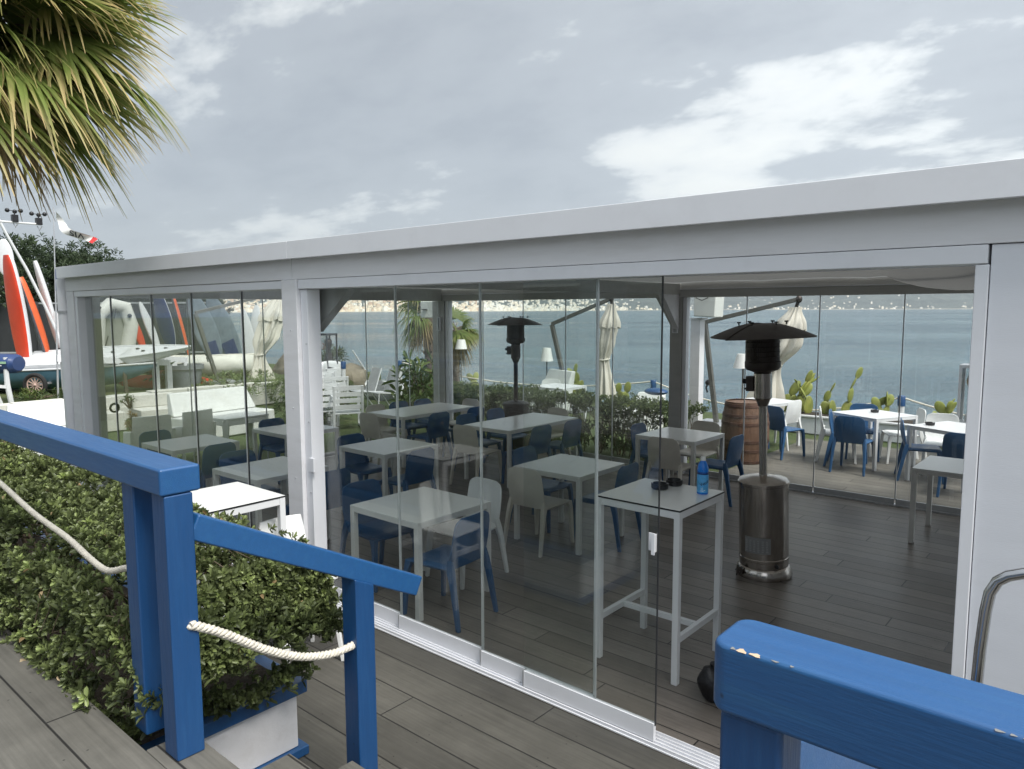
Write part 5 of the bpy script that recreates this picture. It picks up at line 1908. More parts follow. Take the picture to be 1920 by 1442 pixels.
rz = math.atan2(.649, .761)
c = Vector((-18.300, 5.910, 1.037))
b1 = boat('sailing_dinghy', 'sailing dinghy with a teal hull and white deck on a wheeled trolley', c, rz - .05, 4.3, 1.35, .50, 'hull_teal', 'board_white', tilt=.03)
wc = Vector((-17.600, 5.139, 0.759))
TR = thing('boat_trolley', 'boat trolley with a pale spoked wheel under the teal dinghy', 'trolley', (wc.x, wc.y, .5))
wr = wc.z - .5
for nm, off in (('wheel', 0), ('wheel', 1.15)):
    q = Vector((0, 0, wr)) + CAMF * off
    mt_ = CAMF
    tyre = MB().tube([q + (CAMR * math.cos(2 * PI * i / 28) + Vector((0, 0, 1)) * math.sin(2 * PI * i / 28)) * (wr - .045) for i in range(28)], .045, 8, closed=True)
    w = tyre.build(nm, 'tyre', TR)
    rm = MB().tube([q + (CAMR * math.cos(2 * PI * i / 28) + Vector((0, 0, 1)) * math.sin(2 * PI * i / 28)) * (wr - .09) for i in range(28)], .016, 6, closed=True)
    for i in range(12):
        d = CAMR * math.cos(2 * PI * i / 12) + Vector((0, 0, 1)) * math.sin(2 * PI * i / 12)
        rm.bar(q + d * .03, q + d * (wr - .09), .018, .018)
    rm.ell(q, (.035, .035, .035), 8, 6)
    rm.build('rim', 'wheel_rim', w)
MB().bar(Vector((0, 0, wr)), Vector((0, 0, wr)) + CAMF * 1.15, .04, .04).bar(Vector((0, 0, wr)) + CAMF * .57, Vector((0, 0, wr - .05)) + CAMF * .57 - CAMR * 1.6, .05, .05).build('axle_frame', 'grey_alu', TR)
c = Vector((-17.700, 6.575, 1.339))
b2 = boat('sailing_dinghy', 'white single-handed sailing dinghy resting bow-up on the white rack', c, rz, 3.9, 1.25, .30, 'board_white', 'board_white', tilt=.07)
b2.rotation_euler = (.24, 0, rz)
RK = thing('boat_rack', 'white timber rack under the white dinghy', 'rack', (c.x, c.y, .5))
r0, r1 = Vector((-17.000, 5.383, 1.333)), Vector((-17.000, 7.708, 1.111))
m = MB().bar(r0, r1, .10, .14)
bw(m, 'beam', 'white_wood', RK, bevel=.005)
bw(MB().bar(r0 + CAMF * .9, r1 + CAMF * .9, .10, .14), 'beam', 'white_wood', RK, bevel=.005)
for f in (.06, .86, .985):
    p = r0.lerp(r1, f)
    bw(MB().bar((p.x, p.y, p.z - .07), (p.x, p.y, .5), .12, .12, up=(0, 1, 0)), 'leg', 'white_wood', RK, bevel=.005)
    q = p + CAMF * .9
    bw(MB().bar((q.x, q.y, q.z - .07), (q.x, q.y, .5), .12, .12, up=(0, 1, 0)), 'leg', 'white_wood', RK, bevel=.005)
# striped boat end and white frame at the far left
c = Vector((-17.200, 4.455, 1.268))
SB = thing('striped_float', 'navy boat end with a pale green stripe at the left edge of the picture', 'boat float', c, rz)
MB().loft([[(x, b * math.cos(e) * .28, h * math.sin(e)) for e in [2 * PI * k / 18 for k in range(18)]] for x, b, h in ((-1.6, .9, .20), (.10, 1, .20), (.30, .95, .19), (.36, .7, .14))]).build('hull', 'hull_navy', SB, ang=40)
MB().bb(-1.6, .29, -.286, -.278, .015, .06).build('stripe', 'stripe_green', SB)
MB().bb(-1.6, .20, -.282, -.276, -.03, -.008).build('stripe', 'board_white', SB)
FR = thing('trailer_post', 'curved white post of a boat trailer at the left edge', 'trailer post', (-16.900, 4.507, 0.503))
pts = [Vector(p) for p in ((-16.900, 4.456, 1.407), (-16.900, 4.454, 1.091), (-16.900, 4.458, 0.859), (-16.900, 4.505, 0.472))]
bw(MB().tube(pts, [.04, .045, .05, .05], 8), 'post', 'board_white', FR)
bw(MB().bar((-16.900, 4.072, 0.890), (-16.900, 4.473, 0.815), .05, .06).bar((-16.900, 4.226, 0.856), (-16.900, 4.343, 0.467), .05, .05), 'brace', 'board_white', FR)
# covered white hull on the right of the rack, pots, red canoe
c = Vector((-18.400, 9.308, 0.902))
TB = thing('covered_boat', 'boat hull under a wrinkled white cover behind the grey pot', 'covered boat', c, rz)
m = MB()
rings = []
for i in range(25):
    f = i / 24
    x = (f - .5) * 2.5
    b = .5 * math.sin(PI * (.12 + .86 * f)) ** .6
    rings.append([(x, b * math.cos(2 * PI * j / 20) * (1 + .06 * math.sin(3 * x + j)), (.24 if math.sin(2 * PI * j / 20) > 0 else .30) * math.sin(2 * PI * j / 20) + .03 * mnoise.noise((x * 3, j * .6, 2)) + .05 * f) for j in range(20)])
m.loft(rings).build('cover', 'tarp', TB, ang=40)
MB().tube([rings[i][6] for i in range(0, 25, 3)], .014, 6).build('tie_rope', 'rope', TB)


def pot(label, base, h, r0, r1, mat):
    b = Vector(base)
    t = thing('plant_pot', label, 'plant pot', b)
    MB().lathe([(r0, 0), (r1 * .96, h * .80), (r1, h * .81), (r1 * 1.06, h * .84), (r1 * 1.06, h), (r1 * .98, h), (r1 * .95, h * .86), (.0, h * .85)], seg=30, caps=False).build('pot', mat, t, ang=30)
    MB().lathe([(0, h * .87), (r1 * .95, h * .87)], seg=24, caps=False).build('soil', 'soil', t)
    return t


pot('big dark grey plant pot on the bank behind the white sofa', (-17.200, 8.157, 0.412), .62, .31, .40, 'pot_grey')
pot('dark red plant pot between the rack legs', (-17.55, 7.70, .5), .42, .16, .22, 'pot_red')
a, b_ = Vector((-17.500, 6.808, 0.776)), Vector((-17.500, 8.951, 0.148))
k = board('canoe', 'red canoe lying low on the grass behind the pots', 'canoe', (b_.x, b_.y, .56), (a.x, a.y, .70), .34, ('red_hull', 'red_hull'), th=.20, yaw=.1, nose=.5)
st_ = Vector((-16.950, 6.701, 0.745))
tag(MB().bar((st_.x, st_.y, .5), (-16.950, 6.669, 1.173), .07, .07).bar((-16.950, 6.589, 1.142), (-16.950, 6.812, 1.117), .04, .05).build('wooden_prop', 'bark'), 'short wooden crossed prop standing in front of the red canoe', 'prop')

# white hull, rock, chairs on the left beyond the end wall
c = Vector((-16.600, 13.159, 0.082))
OB = thing('overturned_boat', 'white boat hull turned over by the sea behind the slatted chairs', 'boat', (c.x, c.y, c.z - .2), rz)
rings = []
for i in range(21):
    f = i / 20
    x = (f - .5) * 2.0
    b = .55 * math.sin(PI * (.20 + .78 * f)) ** .5
    rings.append([(x, b * math.cos(PI * j / 14), .52 * math.sin(PI * j / 14) ** .7 * (1 - .3 * f)) for j in range(15)])
MB().loft(rings).build('hull', 'board_white', OB, ang=40)
MB().tube([r[0] for r in rings] + [r[-1] for r in rings[::-1]], .03, 8, closed=True).build('gunwale', 'board_white', OB)
tag(MB().tube([(-16.600, 12.614, 1.190), (-16.600, 13.060, 0.578)], .022, 8).build('pole', 'board_white'), 'thin white pole slanting up against the sea', 'pole')
c = Vector((-16.200, 11.545, 0.643))
k = board('boat_hull', 'white curved hull standing behind the grey rock', 'boat', (-16.200, 11.217, 0.805), (-16.200, 12.011, 0.712), .44, ('board_white', 'board_white'), th=.16, yaw=.0, nose=.3)


def rock(x, y, z, r, mat, label, seed):
    m = MB().ell((0, 0, 0), (1, .8, .62), 24, 16)
    m.v = [tuple(Vector(p) * r * (1 + .35 * mnoise.noise(Vector(p) * 1.4 + Vector((seed, 0, 0))) + .12 * mnoise.noise(Vector(p) * 4 + Vector((seed, 3, 0))))) for p in m.v]
    o = m.build('rock', mat, ang=25)
    o.location = (x, y, z)
    return tag(o, label, 'rock', 'rocks along the shore')


rock(-15.9, 10.9, .30, .62, 'rock_grey', 'grey pyramid-shaped rock behind the slatted white chairs', 4)
rock(-18.4, 12.1, .60, .8, 'rock', 'brown boulder under the folded umbrella by the boats', 9)
rock(-17.0, 12.7, .35, .7, 'rock', 'reddish brown boulder at the shore right of the folded umbrella', 15)
rock(-15.0, 12.3, .10, .55, 'rock_grey', 'flat grey rock behind the overturned white hull', 21)
leafy('shrub', 'spiky dark shrub on the shore beside the folded umbrella', 'shrub', (-17.9, 12.75, .6), 40, .22, .03, .45, .75, 'back_hedge_leaf', .2)


def slat_chair(loc, rz, label):
    t = thing('garden_chair', label, 'garden chair', loc, rz, 'white slatted garden chairs')
    for s in (-1, 1):
        MB().bar((s * .27, .26, 0), (s * .27, .26, .62), .045, .045).bar((s * .27, .26, .62), (s * .27, -.26, .62), .045, .045).bar((s * .27, -.24, 0), (s * .27, -.34, .86), .045, .045).bar((s * .27, .26, .03), (s * .27, -.24, .03), .04, .04).build('side_frame', 'board_white', t, bevel=.004)
    m = MB()
    for k in range(5):
        m.bar((-.25, .20 - k * .11, .36 - k * .012), (.25, .20 - k * .11, .36 - k * .012), .075, .022)
    m.build('seat', 'board_white', t, bevel=.003)
    m = MB()
    for k in range(4):
        m.bar((-.25, -.275 - k * .017, .44 + k * .125), (.25, -.275 - k * .017, .44 + k * .125), .022, .085)
    m.build('backrest', 'board_white', t, bevel=.003)
    return t


S0 = slat_chair((-11.75, 8.75, 0), math.radians(60), 'white slatted garden chair on the lawn just left of the beige chairs')
dup(S0, (-12.35, 8.55, 0), math.radians(75), 'white slatted garden chair partly cut off by the white front post')
for i, (x, y, a, lb) in enumerate(((-14.05, 9.35, 120, 'white slatted chair leaning by the bush, front one of the group'), (-14.45, 9.85, 100, 'white slatted chair behind the bush, nearest the folded umbrella'), (-13.55, 9.75, 60, 'white slatted chair close to the edge of the white front post'), (-14.9, 10.3, 80, 'rearmost white slatted chair of the group behind the bush'))):
    dup(S0, (x, y, 0), math.radians(a), lb)


def sling(loc, rz, label):
    t = thing('sling_chair', label, 'garden chair', loc, rz, 'grey sling chairs by the water')
    MB().sheet(lambda u, v: ((u - .5) * .5, -.2 - .18 * v, .36 + .55 * v), 4, 8, th=.012).sheet(lambda u, v: ((u - .5) * .5, -.2 + .46 * v, .36 + .04 * v), 4, 4, th=.012).build('sling', 'grey_alu', t)
    for s in (-1, 1):
        MB().tube([(s * .26, .25, 0), (s * .26, .22, .40), (s * .26, -.2, .36), (s * .26, -.39, .93)], .014, 8).tube([(s * .26, -.35, 0), (s * .26, -.1, .38)], .014, 8).build('side_frame', 'board_white', t)


sling((-13.4, 11.0, .0), math.radians(170), 'grey sling-back chair in front of the overturned white hull, right one')
sling((-14.0, 10.9, .0), math.radians(165), 'grey sling-back chair in front of the overturned white hull, left one')

# weather station and flag
WS = thing('weather_station', 'two black cup anemometers on a thin horizontal bar at upper left', 'weather station', (*(-16.000, 3.951, 1.174)[:2], .5))
bw(MB().tube([(WS.location.x, WS.location.y, .5), (-16.000, 4.138, 4.080)], .04, 10), 'mast', 'grey_alu', WS)
bw(MB().tube([(-16.000, 4.081, 3.951), (-16.000, 4.966, 3.950)], .020, 8), 'bar', 'board_white', WS)
for c in ((-16.000, 4.530, 3.962), (-16.000, 4.921, 3.936)):
    c = Vector(c)
    bw(MB().tube([c + CAMR * -.03 + Vector((0, 0, -.02)), c + Vector((0, 0, -.10)), c + CAMR * .06 + Vector((0, 0, -.02))], .010, 6), 'clamp', 'grey_alu', WS)
    bw(MB().bb(c.x - .05, c.x + .05, c.y - .05, c.y + .05, c.z, c.z + .13).tube([c + Vector((0, 0, .13)), c + Vector((0, 0, .20))], .012, 8), 'sensor', 'black_plastic', WS, bevel=.006)
    m = MB()
    for a in (0, 2.1, 4.2):
        d = CAMR * math.cos(a) + CAMF * math.sin(a)
        p = c + Vector((0, 0, .20))
        m.tube([p, p + d * .10], .006, 6)
        m.ell(p + d * .12, (.04, .04, .04), 10, 8)
    bw(m, 'cups', 'black_plastic', WS)
FP = thing('flagpole', 'very thin bare pole rising beside the trees at the left', 'flagpole', (*(-17.000, 5.364, 1.024)[:2], .5))
p0 = Vector((-17.000, 5.510, 4.426))
bw(MB().tube([(FP.location.x, FP.location.y, .5), p0], [.020, .009], 8), 'pole', 'grey_alu', FP)
bw(MB().tube([(-17.000, 5.493, 3.164), (-17.000, 5.477, 2.728)], .035, 8), 'blue_wrap', 'hull_navy', FP)
FLG = thing('flag', 'narrow wind-blown white flag with dark letters and a red tip below the palm', 'flag', p0)


def fpos(u, v):
    cx = [(102, 402), (112, 420), (124, 431), (140, 438), (156, 443), (172, 449)]
    f = u * 5
    i = min(4, int(f))
    k = f - i
    x = cx[i][0] + (cx[i + 1][0] - cx[i][0]) * k
    y = cx[i][1] + (cx[i + 1][1] - cx[i][1]) * k
    w = 12 - 5 * abs(u - .35)
    p = Vector(FLG0) + CAMR * ((x - 102) / SFL) + Vector((0, 0, -(y - 402) / SFL))
    p += Vector((0, 0, 1)) * (.5 - v) * (w / SFL) + CAMR * (v - .5) * (-5 / SFL) + CAMF * (.09 * math.sin(u * 9 + v * 1.5))
    return p - p0


FLG0 = (-17.000, 5.521, 4.277)
SFL = 86.
bw(MB().sheet(lambda u, v: fpos(u * .86, v) + p0, 40, 6), 'cloth', 'flag_white', FLG)
bw(MB().sheet(lambda u, v: fpos(.86 + u * .14, v) + p0, 10, 6), 'tip', 'flag_red', FLG)
me = text_mesh('VIS', 1.0)
subdivide(me, .12)
w_ = max(v.co.x for v in me.vertices) - min(v.co.x for v in me.vertices)
for v in me.vertices:
    u = .60 + .13 * (-v.co.x / w_ * 2) * .9
    vv = .5 + (v.co.y - .35) * 1.1
    v.co = fpos(u, vv) - CAMF * .012
me.materials.append(M['flag_dark'])
o = bpy.data.objects.new('lettering', me)
COL.objects.link(o)
o.parent = FLG
bw(MB().tube([(-17.000, 6.199, 3.819), (-17.000, 6.286, 3.690)], .006, 6).tube([(-17.000, 5.509, 4.405), (-17.000, 5.521, 4.277)], .008, 6), 'cord', 'grey_alu', FLG)


# ================================================================= trees behind the boats
def tree(label, base, h, r, n, squash=.75, cz=.62, seed=0):
    b = Vector(base)
    t = thing('tree', label, 'tree', b, 0, 'dark trees behind the boats')
    r_ = random.Random(seed)
    tr = MB()
    tr.tube([(0, 0, 0), (.06, .05, h * .3), (-.03, .02, h * .6), (0, 0, h * .8)], [.13, .10, .07, .03], 8)
    C, A, T = [], [], []
    cl = []
    for k in range(26):
        a, e = r_.uniform(0, 2 * PI), r_.uniform(-.7, 1.5)
        rr = r_.uniform(.45, 1.0)
        cl.append((Vector((math.cos(a) * math.cos(e) * r * rr, math.sin(a) * math.cos(e) * r * rr, h * cz + math.sin(e) * h * (1 - cz) * rr * 1.05)), r_.uniform(.28, .48) * r, r_.gauss(.4, .16)))
    for c, cr, tn in cl:
        tr.tube([(0, 0, h * .35), c * .5 + Vector((0, 0, h * .22)), c], [.05, .03, .012], 5)
    for k in range(n):
        c, cr, tn = cl[r_.randrange(len(cl))]
        d = Vector((r_.gauss(0, 1), r_.gauss(0, 1), r_.gauss(.25, 1))).normalized()
        C.append(c + d * cr * r_.uniform(.55, 1.05))
        A.append(d + Vector((0, 0, .5)))
        T.append(tn + .12 * d.z + r_.gauss(0, .1))
    v, q, tt = rosettes(np.array([tuple(x) for x in C]), np.array([tuple(x) for x in A]), 7, .20, .045, np.array(T), spread=(.2, 1.2))
    np_mesh('crown', v, q, 'tree_leaf', tt, t)
    tr.build('trunk', 'bark', t)


for i, (p, r, lb) in enumerate((((-27.000, 7.607, 4.044), 1.35, 'dark bushy tree behind the red kayak at the far left'),
                                           ((-28.000, 8.638, 4.324), 1.45, 'dark bushy tree behind the leaning boards'),
                                           ((-28.000, 9.436, 4.226), 1.35, 'dark tree just left of the pavilion corner'),
                                           ((-30.000, 10.902, 4.327), 1.5, 'dark tree top showing above the left end of the fascia'),
                                           ((-30.000, 12.064, 3.610), 1.5, 'dark tree seen through the glass behind the inflatable'),
                                           ((-30.000, 13.378, 3.332), 1.4, 'dark tree seen through the glass behind the navy board'),
                                           ((-29.000, 14.236, 3.114), 1.3, 'dark tree seen through the glass left of the umbrella arm'))):
    tree(lb, (p[0], p[1], .5), p[2] - .5 + .15, r, 900, seed=i + 3)
FN = thing('boundary_fence', 'dark boundary fence behind the boats and boards', 'fence', (-24.5, 8.5, .5))
for k in range(8):
    p = Vector((-24.5, 8.5, 0)) + CAMR * (-5.2 + k * 1.3) - CAMF * .06
    bw(MB().bb(p.x - .04, p.x + .04, p.y - .04, p.y + .04, .5, 2.6), 'post', 'trim_dark', FN)
p, q = Vector((-24.5, 8.5, 0)) - CAMR * 5.4, Vector((-24.5, 8.5, 0)) + CAMR * 4.2
m = MB().bar((p.x, p.y, 1.52), (q.x, q.y, 1.52), .03, 1.96)
bw(m, 'mesh_panel', 'trim_dark', FN)
bw(MB().bar((p.x, p.y, 2.55), (q.x, q.y, 2.55), .05, .05).bar((p.x, p.y, 1.05), (q.x, q.y, 1.05), .06, .05), 'rail', 'grey_alu', FN)

# ================================================================= building behind the photographer (seen only in reflections)
HB = thing('club_house', 'plain beach club house standing behind the photographer', 'building', (-6, -9, 0))
bw(MB().bb(-24, 10, -16, -9, 0, 4.6), 'wall', pmat('club_wall', (.22, .25, .28), .8, var=.1), HB, smooth=False)
bw(MB().bb(-24.4, 10.4, -16, -8.6, 4.6, 4.85), 'roof', 'grey_wood', HB, smooth=False)
for x in (-20, -16.5, -13, -9.5, -6, -2.5, 1, 4.5):
    w = bw(MB().bb(x, x + 2.0, -9.03, -8.97, 1.0, 2.9), 'window', 'trim_dark', HB, smooth=False)
    sub(MB().bb(x - .06, x + 2.06, -9.0, -8.94, .92, .99).bb(x - .06, x + 2.06, -9.0, -8.94, 2.901, 2.97), 'frame', 'board_white', w)

# ================================================================= sea, far coast, town
sm, nt, b = nodes_of('sea_water')
L_ = nt.links.new
tc = N(nt, 'ShaderNodeTexCoord')
b.inputs['Base Color'].default_value = (.018, .062, .082, 1)
b.inputs['Roughness'].default_value = .16
b.inputs['IOR'].default_value = 1.333
mp = N(nt, 'ShaderNodeMapping', vector_type='TEXTURE')
mp.inputs['Scale'].default_value = (1.7, 1, 1)
mp.inputs['Rotation'].default_value = (0, 0, math.atan2(.649, .761) + .12)
L_(tc.outputs['Object'], mp.inputs['Vector'])
nn = N(nt, 'ShaderNodeTexNoise', Scale=.60, Detail=6., Roughness=.62)
L_(mp.outputs[0], nn.inputs['Vector'])
n2 = N(nt, 'ShaderNodeTexNoise', Scale=.085, Detail=2., Roughness=.5)
L_(mp.outputs[0], n2.inputs['Vector'])
ad = N(nt, 'ShaderNodeMath', operation='MULTIPLY_ADD')
L_(n2.outputs['Fac'], ad.inputs[0])
ad.inputs[1].default_value = 2.6
L_(nn.outputs['Fac'], ad.inputs[2])
bp = N(nt, 'ShaderNodeBump', Strength=1., Distance=1.9)
L_(ad.outputs[0], bp.inputs['Height'])
L_(bp.outputs[0], b.inputs['Normal'])
# cat's-paws: broad streaks of rougher, darker or greener water
m3 = N(nt, 'ShaderNodeMapping', vector_type='TEXTURE')
m3.inputs['Scale'].default_value = (5.5, 1, 1)
m3.inputs['Rotation'].default_value = (0, 0, math.atan2(.649, .761) - .06)
L_(tc.outputs['Object'], m3.inputs['Vector'])
n3 = N(nt, 'ShaderNodeTexNoise', Scale=.016, Detail=5., Roughness=.6)
L_(m3.outputs[0], n3.inputs['Vector'])
cr = N(nt, 'ShaderNodeValToRGB')
cr.color_ramp.elements[0].position, cr.color_ramp.elements[0].color = .36, (.045, .098, .145, 1)
cr.color_ramp.elements[1].position, cr.color_ramp.elements[1].color = .62, (.125, .195, .225, 1)
L_(n3.outputs['Fac'], cr.inputs['Fac'])
L_(cr.outputs['Color'], b.inputs['Base Color'])
mr = N(nt, 'ShaderNodeMapRange')
mr.inputs['From Min'].default_value, mr.inputs['From Max'].default_value = .35, .65
mr.inputs['To Min'].default_value, mr.inputs['To Max'].default_value = .06, .20
L_(n3.outputs['Fac'], mr.inputs['Value'])
L_(mr.outputs[0], b.inputs['Roughness'])
o = MB().add([(-9000, -9000, -4), (9000, -9000, -4), (9000, 9000, -4), (-9000, 9000, -4)], [(0, 1, 2, 3)]).build('sea', sm, smooth=False)
struct(o)

va = math.atan2(.757, -.646)


def coast_r(az):      # az relative to the view direction, positive to the left
    k = min(1, max(0, (.12 - az) / .5))
    return 2900 + 2600 * k * k * (3 - 2 * k)


def hill_h(az, d):
    k = min(1, max(0, (.05 - az) / .45))
    base = 128 + 210 * k
    n = mnoise.fractal(Vector((az * 7, d * .0011, 3)), 1., 2., 5)
    return max(0, d * .085 if d < 260 else 22 + (base - 22) * min(1, (d - 260) / 1700) ** .9) * (1 + .5 * n) + .35 * d * 0


vs, fs = [], []
na, nr = 260, 26
for j in range(nr + 1):
    d = 3000 * (j / nr) ** 1.6
    for i in range(na + 1):
        az = 1.35 - 2.7 * i / na
        r = coast_r(az) * (1 + .012 * mnoise.noise((az * 14, 0, 1))) + d
        a = va + az
        z = hill_h(az, d) - 4.1 if j else -5
        vs.append((r * math.cos(a), r * math.sin(a), z))
for j in range(nr):
    for i in range(na):
        fs.append((j * (na + 1) + i, j * (na + 1) + i + 1, (j + 1) * (na + 1) + i + 1, (j + 1) * (na + 1) + i))
hm = pmat('hillside', (.075, .092, .082), .95, var=.45, scale=.012, stain=(.17, .165, .14), stain_amt=.8, stain_scale=.02)
struct(MB().add(vs, fs).build('hills', hm, ang=80))

tm, nt, b = nodes_of('town_walls')
at = N(nt, 'ShaderNodeAttribute', attribute_name='tint')
cr = N(nt, 'ShaderNodeValToRGB')
e = cr.color_ramp.elements
e[0].position, e[0].color = 0, (.55, .38, .27, 1)
e[1].position, e[1].color = 1, (.88, .86, .80, 1)
x = e.new(.35)
x.color = (.80, .65, .46, 1)
x = e.new(.7)
x.color = (.86, .76, .60, 1)
nt.links.new(at.outputs['Fac'], cr.inputs['Fac'])
nt.links.new(cr.outputs['Color'], b.inputs['Base Color'])
b.inputs['Roughness'].default_value = .8
M['town_walls'] = tm
V, Q, T = [], [], []
for k in range(9500):
    az = random.uniform(-.62, .95)
    dens = 1. if az > .02 else max(.10, 1 + (az - .02) * 4.2)
    if random.random() > dens:
        continue
    d = 12 + 900 * random.random() ** 1.9
    if d > 300 and random.random() < .45:
        continue
    r = coast_r(az) + d
    a = va + az
    z = hill_h(az, d) - 5
    w, dp = random.uniform(6, 17), random.uniform(6, 12)
    h = random.choice((5, 6, 7, 9, 12, 15)) * random.uniform(.8, 1.1)
    ra = a + random.gauss(0, .35)
    ux, uy = -math.sin(ra), math.cos(ra)
    vx, vy = math.cos(ra), math.sin(ra)
    cx, cy = r * math.cos(a), r * math.sin(a)
    o_ = len(V)
    for zz in (z - 8, z + h):
        for su, sv in ((-1, -1), (1, -1), (1, 1), (-1, 1)):
            V.append((cx + ux * w / 2 * su + vx * dp / 2 * sv, cy + uy * w / 2 * su + vy * dp / 2 * sv, zz))
    Q += [tuple(o_ + i for i in q) for q in ((0, 1, 5, 4), (1, 2, 6, 5), (2, 3, 7, 6), (3, 0, 4, 7), (4, 5, 6, 7))]
    T += [random.random() if az > .04 else random.uniform(.68, 1)] * 8
o = np_mesh('coastal_town', V, Q, 'town_walls', T)
tag(o, 'sunlit cream and ochre town spread along the opposite shore', 'town', kind='stuff')
vs, fs = [], []
for i in range(161):
    az = 1.1 - 1.9 * i / 160
    a = va + az
    for d, z in ((-26, -4.3), (14, -1.6)):
        r = coast_r(az) * (1 + .012 * mnoise.noise((az * 14, 0, 1))) + d
        vs.append((r * math.cos(a), r * math.sin(a), z))
fs = [(2 * i, 2 * i + 2, 2 * i + 3, 2 * i + 1) for i in range(160)]
struct(MB().add(vs, fs).build('beach', pmat('beach_sand', (.62, .56, .44), .9), ang=80))

hz = bpy.data.materials.new('haze')
hz.use_nodes = True
hn = hz.node_tree
hn.nodes.remove(hn.nodes['Principled BSDF'])
pv = N(hn, 'ShaderNodeVolumePrincipled', Density=.00011, Anisotropy=.2)
pv.inputs['Color'].default_value = (.80, .87, .95, 1)
hn.links.new(pv.outputs[0], hn.nodes['Material Output'].inputs['Volume'])
o = MB().bb(-9500, 9500, -9500, 9500, -7, 520).build('haze', hz, smooth=False)
o['kind'] = 'stuff'
o['label'] = 'thin bluish sea haze veiling the far shore'
o['category'] = 'haze'
sc.cycles.volume_bounces = 0

# ================================================================= sky and light
SUN_EL, SUN_AZ = math.radians(56), math.radians(-10)      # azimuth from +X
sd_ = Vector((math.cos(SUN_EL) * math.cos(SUN_AZ), math.cos(SUN_EL) * math.sin(SUN_AZ), math.sin(SUN_EL)))
w = bpy.data.worlds.new('World')
sc.world = w
w.use_nodes = True
nt = w.node_tree
nt.nodes.clear()
L_ = nt.links.new
sky = N(nt, 'ShaderNodeTexSky', sky_type='NISHITA')
sky.sun_disc = False
sky.sun_elevation = SUN_EL
sky.sun_rotation = PI / 2 - SUN_AZ
bg1 = N(nt, 'ShaderNodeBackground', Strength=.10)
L_(sky.outputs[0], bg1.inputs['Color'])
tc = N(nt, 'ShaderNodeTexCoord')
sx = N(nt, 'ShaderNodeSeparateXYZ')
L_(tc.outputs['Generated'], sx.inputs[0])


def mth(op, a, b_=None, c=None, clamp=False):
    n = N(nt, 'ShaderNodeMath', operation=op)
    n.use_clamp = clamp
    for i, v in enumerate((a, b_, c)):
        if v is None:
            continue
        if isinstance(v, (int, float)):
            n.inputs[i].default_value = v
        else:
            L_(v, n.inputs[i])
    return n.outputs[0]


zc = mth('MAXIMUM', sx.outputs['Z'], 0.)
den = mth('ADD', zc, .24)
cx = N(nt, 'ShaderNodeCombineXYZ')
L_(mth('DIVIDE', sx.outputs['X'], den), cx.inputs[0])
L_(mth('DIVIDE', sx.outputs['Y'], den), cx.inputs[1])
rot = N(nt, 'ShaderNodeMapping')
rot.inputs['Rotation'].default_value = (0, 0, -.70)
rot.inputs['Location'].default_value = (8.0, 8.0, 0)
rot.inputs['Scale'].default_value = (.8, 1.15, 1)
L_(cx.outputs[0], rot.inputs['Vector'])
c1 = N(nt, 'ShaderNodeTexNoise', Scale=1.15, Detail=9., Roughness=.60, Distortion=.35)
L_(rot.outputs[0], c1.inputs['Vector'])
c2 = N(nt, 'ShaderNodeTexNoise', Scale=.55, Detail=3., Roughness=.5)
L_(rot.outputs[0], c2.inputs['Vector'])
c3 = N(nt, 'ShaderNodeTexNoise', Scale=4.2, Detail=9., Roughness=.60)
L_(rot.outputs[0], c3.inputs['Vector'])
# direction of the bright break in the cloud, low on the right
BD = Vector((-0.292, 0.936, 0.196)).normalized()
dp = N(nt, 'ShaderNodeVectorMath', operation='DOT_PRODUCT')
L_(tc.outputs['Generated'], dp.inputs[0])
dp.inputs[1].default_value = BD
glow = mth('POWER', mth('MAXIMUM', dp.outputs['Value'], 0.), 16.)
# elevation band where the cloud breaks up
band = mth('SUBTRACT', 1., mth('MULTIPLY', mth('ABSOLUTE', mth('SUBTRACT', zc, .19)), 6.3), clamp=True)
thick = mth('ADD', mth('MULTIPLY', c1.outputs['Fac'], .60), mth('MULTIPLY', c2.outputs['Fac'], .40))
thick = mth('ADD', thick, mth('MULTIPLY', mth('SUBTRACT', c3.outputs['Fac'], .5), .40))
thick = mth('SUBTRACT', thick, mth('MULTIPLY', mth('MULTIPLY', band, mth('ADD', .6, glow)), .10))
ramp = N(nt, 'ShaderNodeValToRGB')
e = ramp.color_ramp.elements
e[0].position, e[0].color = .33, (.50, .51, .49, 1)
e[1].position, e[1].color = .60, (.232, .250, .268, 1)
for p_, c_ in ((.40, (.455, .47, .465, 1)), (.435, (.365, .385, .39, 1)), (.465, (.272, .292, .308, 1)), (.52, (.262, .281, .297, 1))):
    x = e.new(p_)
    x.color = c_
L_(thick, ramp.inputs['Fac'])
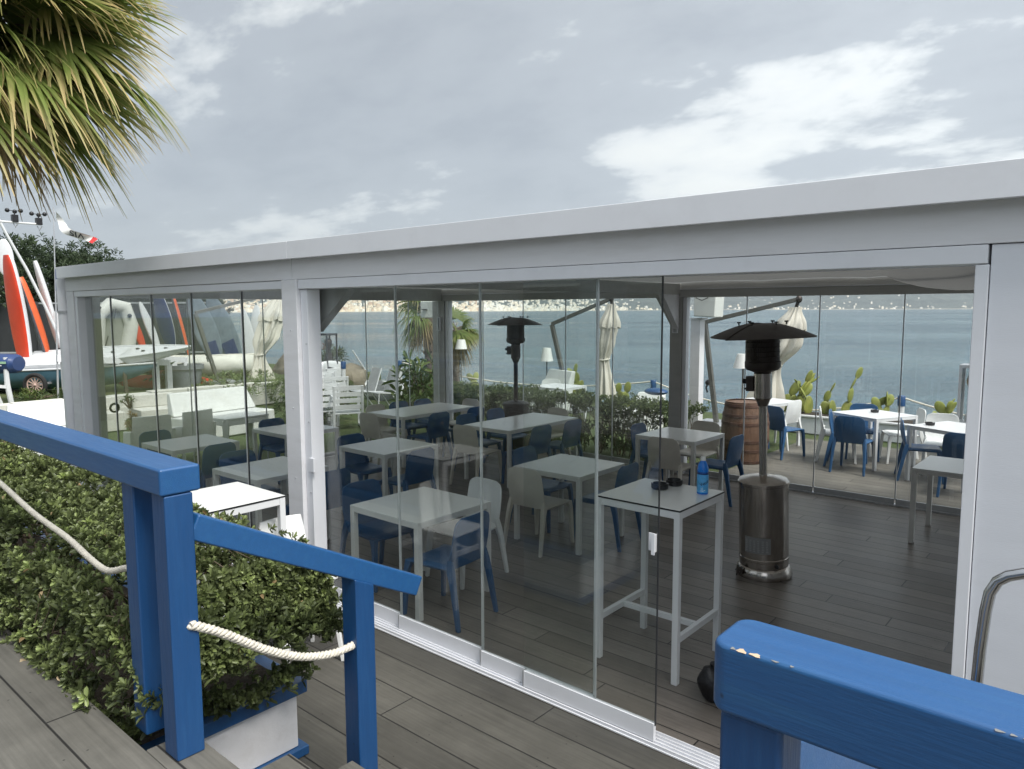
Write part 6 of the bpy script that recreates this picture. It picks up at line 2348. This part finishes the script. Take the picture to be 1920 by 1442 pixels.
vm = N(nt, 'ShaderNodeVectorMath', operation='SCALE')
L_(ramp.outputs['Color'], vm.inputs[0])
# fill added by brightening unseen cloud behind the photographer; glow brightens round the break
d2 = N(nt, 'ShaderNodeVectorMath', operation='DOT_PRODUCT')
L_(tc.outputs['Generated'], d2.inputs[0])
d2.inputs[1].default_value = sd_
sky_fill = mth('POWER', mth('MULTIPLY_ADD', d2.outputs['Value'], .5, .5), 4.)
L_(mth('ADD', mth('ADD', .80, mth('MULTIPLY', sky_fill, 1.9)), mth('MULTIPLY', glow, .16)), vm.inputs['Scale'])
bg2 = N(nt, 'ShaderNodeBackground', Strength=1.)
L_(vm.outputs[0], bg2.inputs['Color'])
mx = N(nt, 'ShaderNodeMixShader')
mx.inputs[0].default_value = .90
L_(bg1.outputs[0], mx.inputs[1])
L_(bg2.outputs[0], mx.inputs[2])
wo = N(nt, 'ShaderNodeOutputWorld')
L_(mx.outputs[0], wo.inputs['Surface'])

su = bpy.data.lights.new('sun', 'SUN')
su.energy = 2.2
su.angle = math.radians(24)
su.color = (1., .96, .90)
so = bpy.data.objects.new('sun', su)
COL.objects.link(so)
so.rotation_euler = sd_.to_track_quat('Z', 'Y').to_euler()

# ================================================================= camera
cam = bpy.data.cameras.new('camera')
cam.sensor_width = 36
cam.lens = 1370. / 1920 * 36
cam.clip_start = .05
cam.clip_end = 30000
co = bpy.data.objects.new('camera', cam)
COL.objects.link(co)
co.matrix_world = Matrix([[0.761058, -0.063147, 0.645603, 0.0], [0.648673, 0.079901, -0.756861, 0.0], [-0.003791, 0.994801, 0.101771, 2.3], [0.0, 0.0, 0.0, 1.0]])
sc.camera = co
sc.view_settings.view_transform = 'Standard'
sc.view_settings.look = 'None'
sc.view_settings.exposure = 1.12
sc.view_settings.gamma = 1.
sc.cycles.transparent_max_bounces = 40
sc.cycles.max_bounces = 8
sc.cycles.diffuse_bounces = 4
sc.cycles.glossy_bounces = 4
sc.cycles.use_denoising = True
sc.cycles.sample_clamp_indirect = 6.
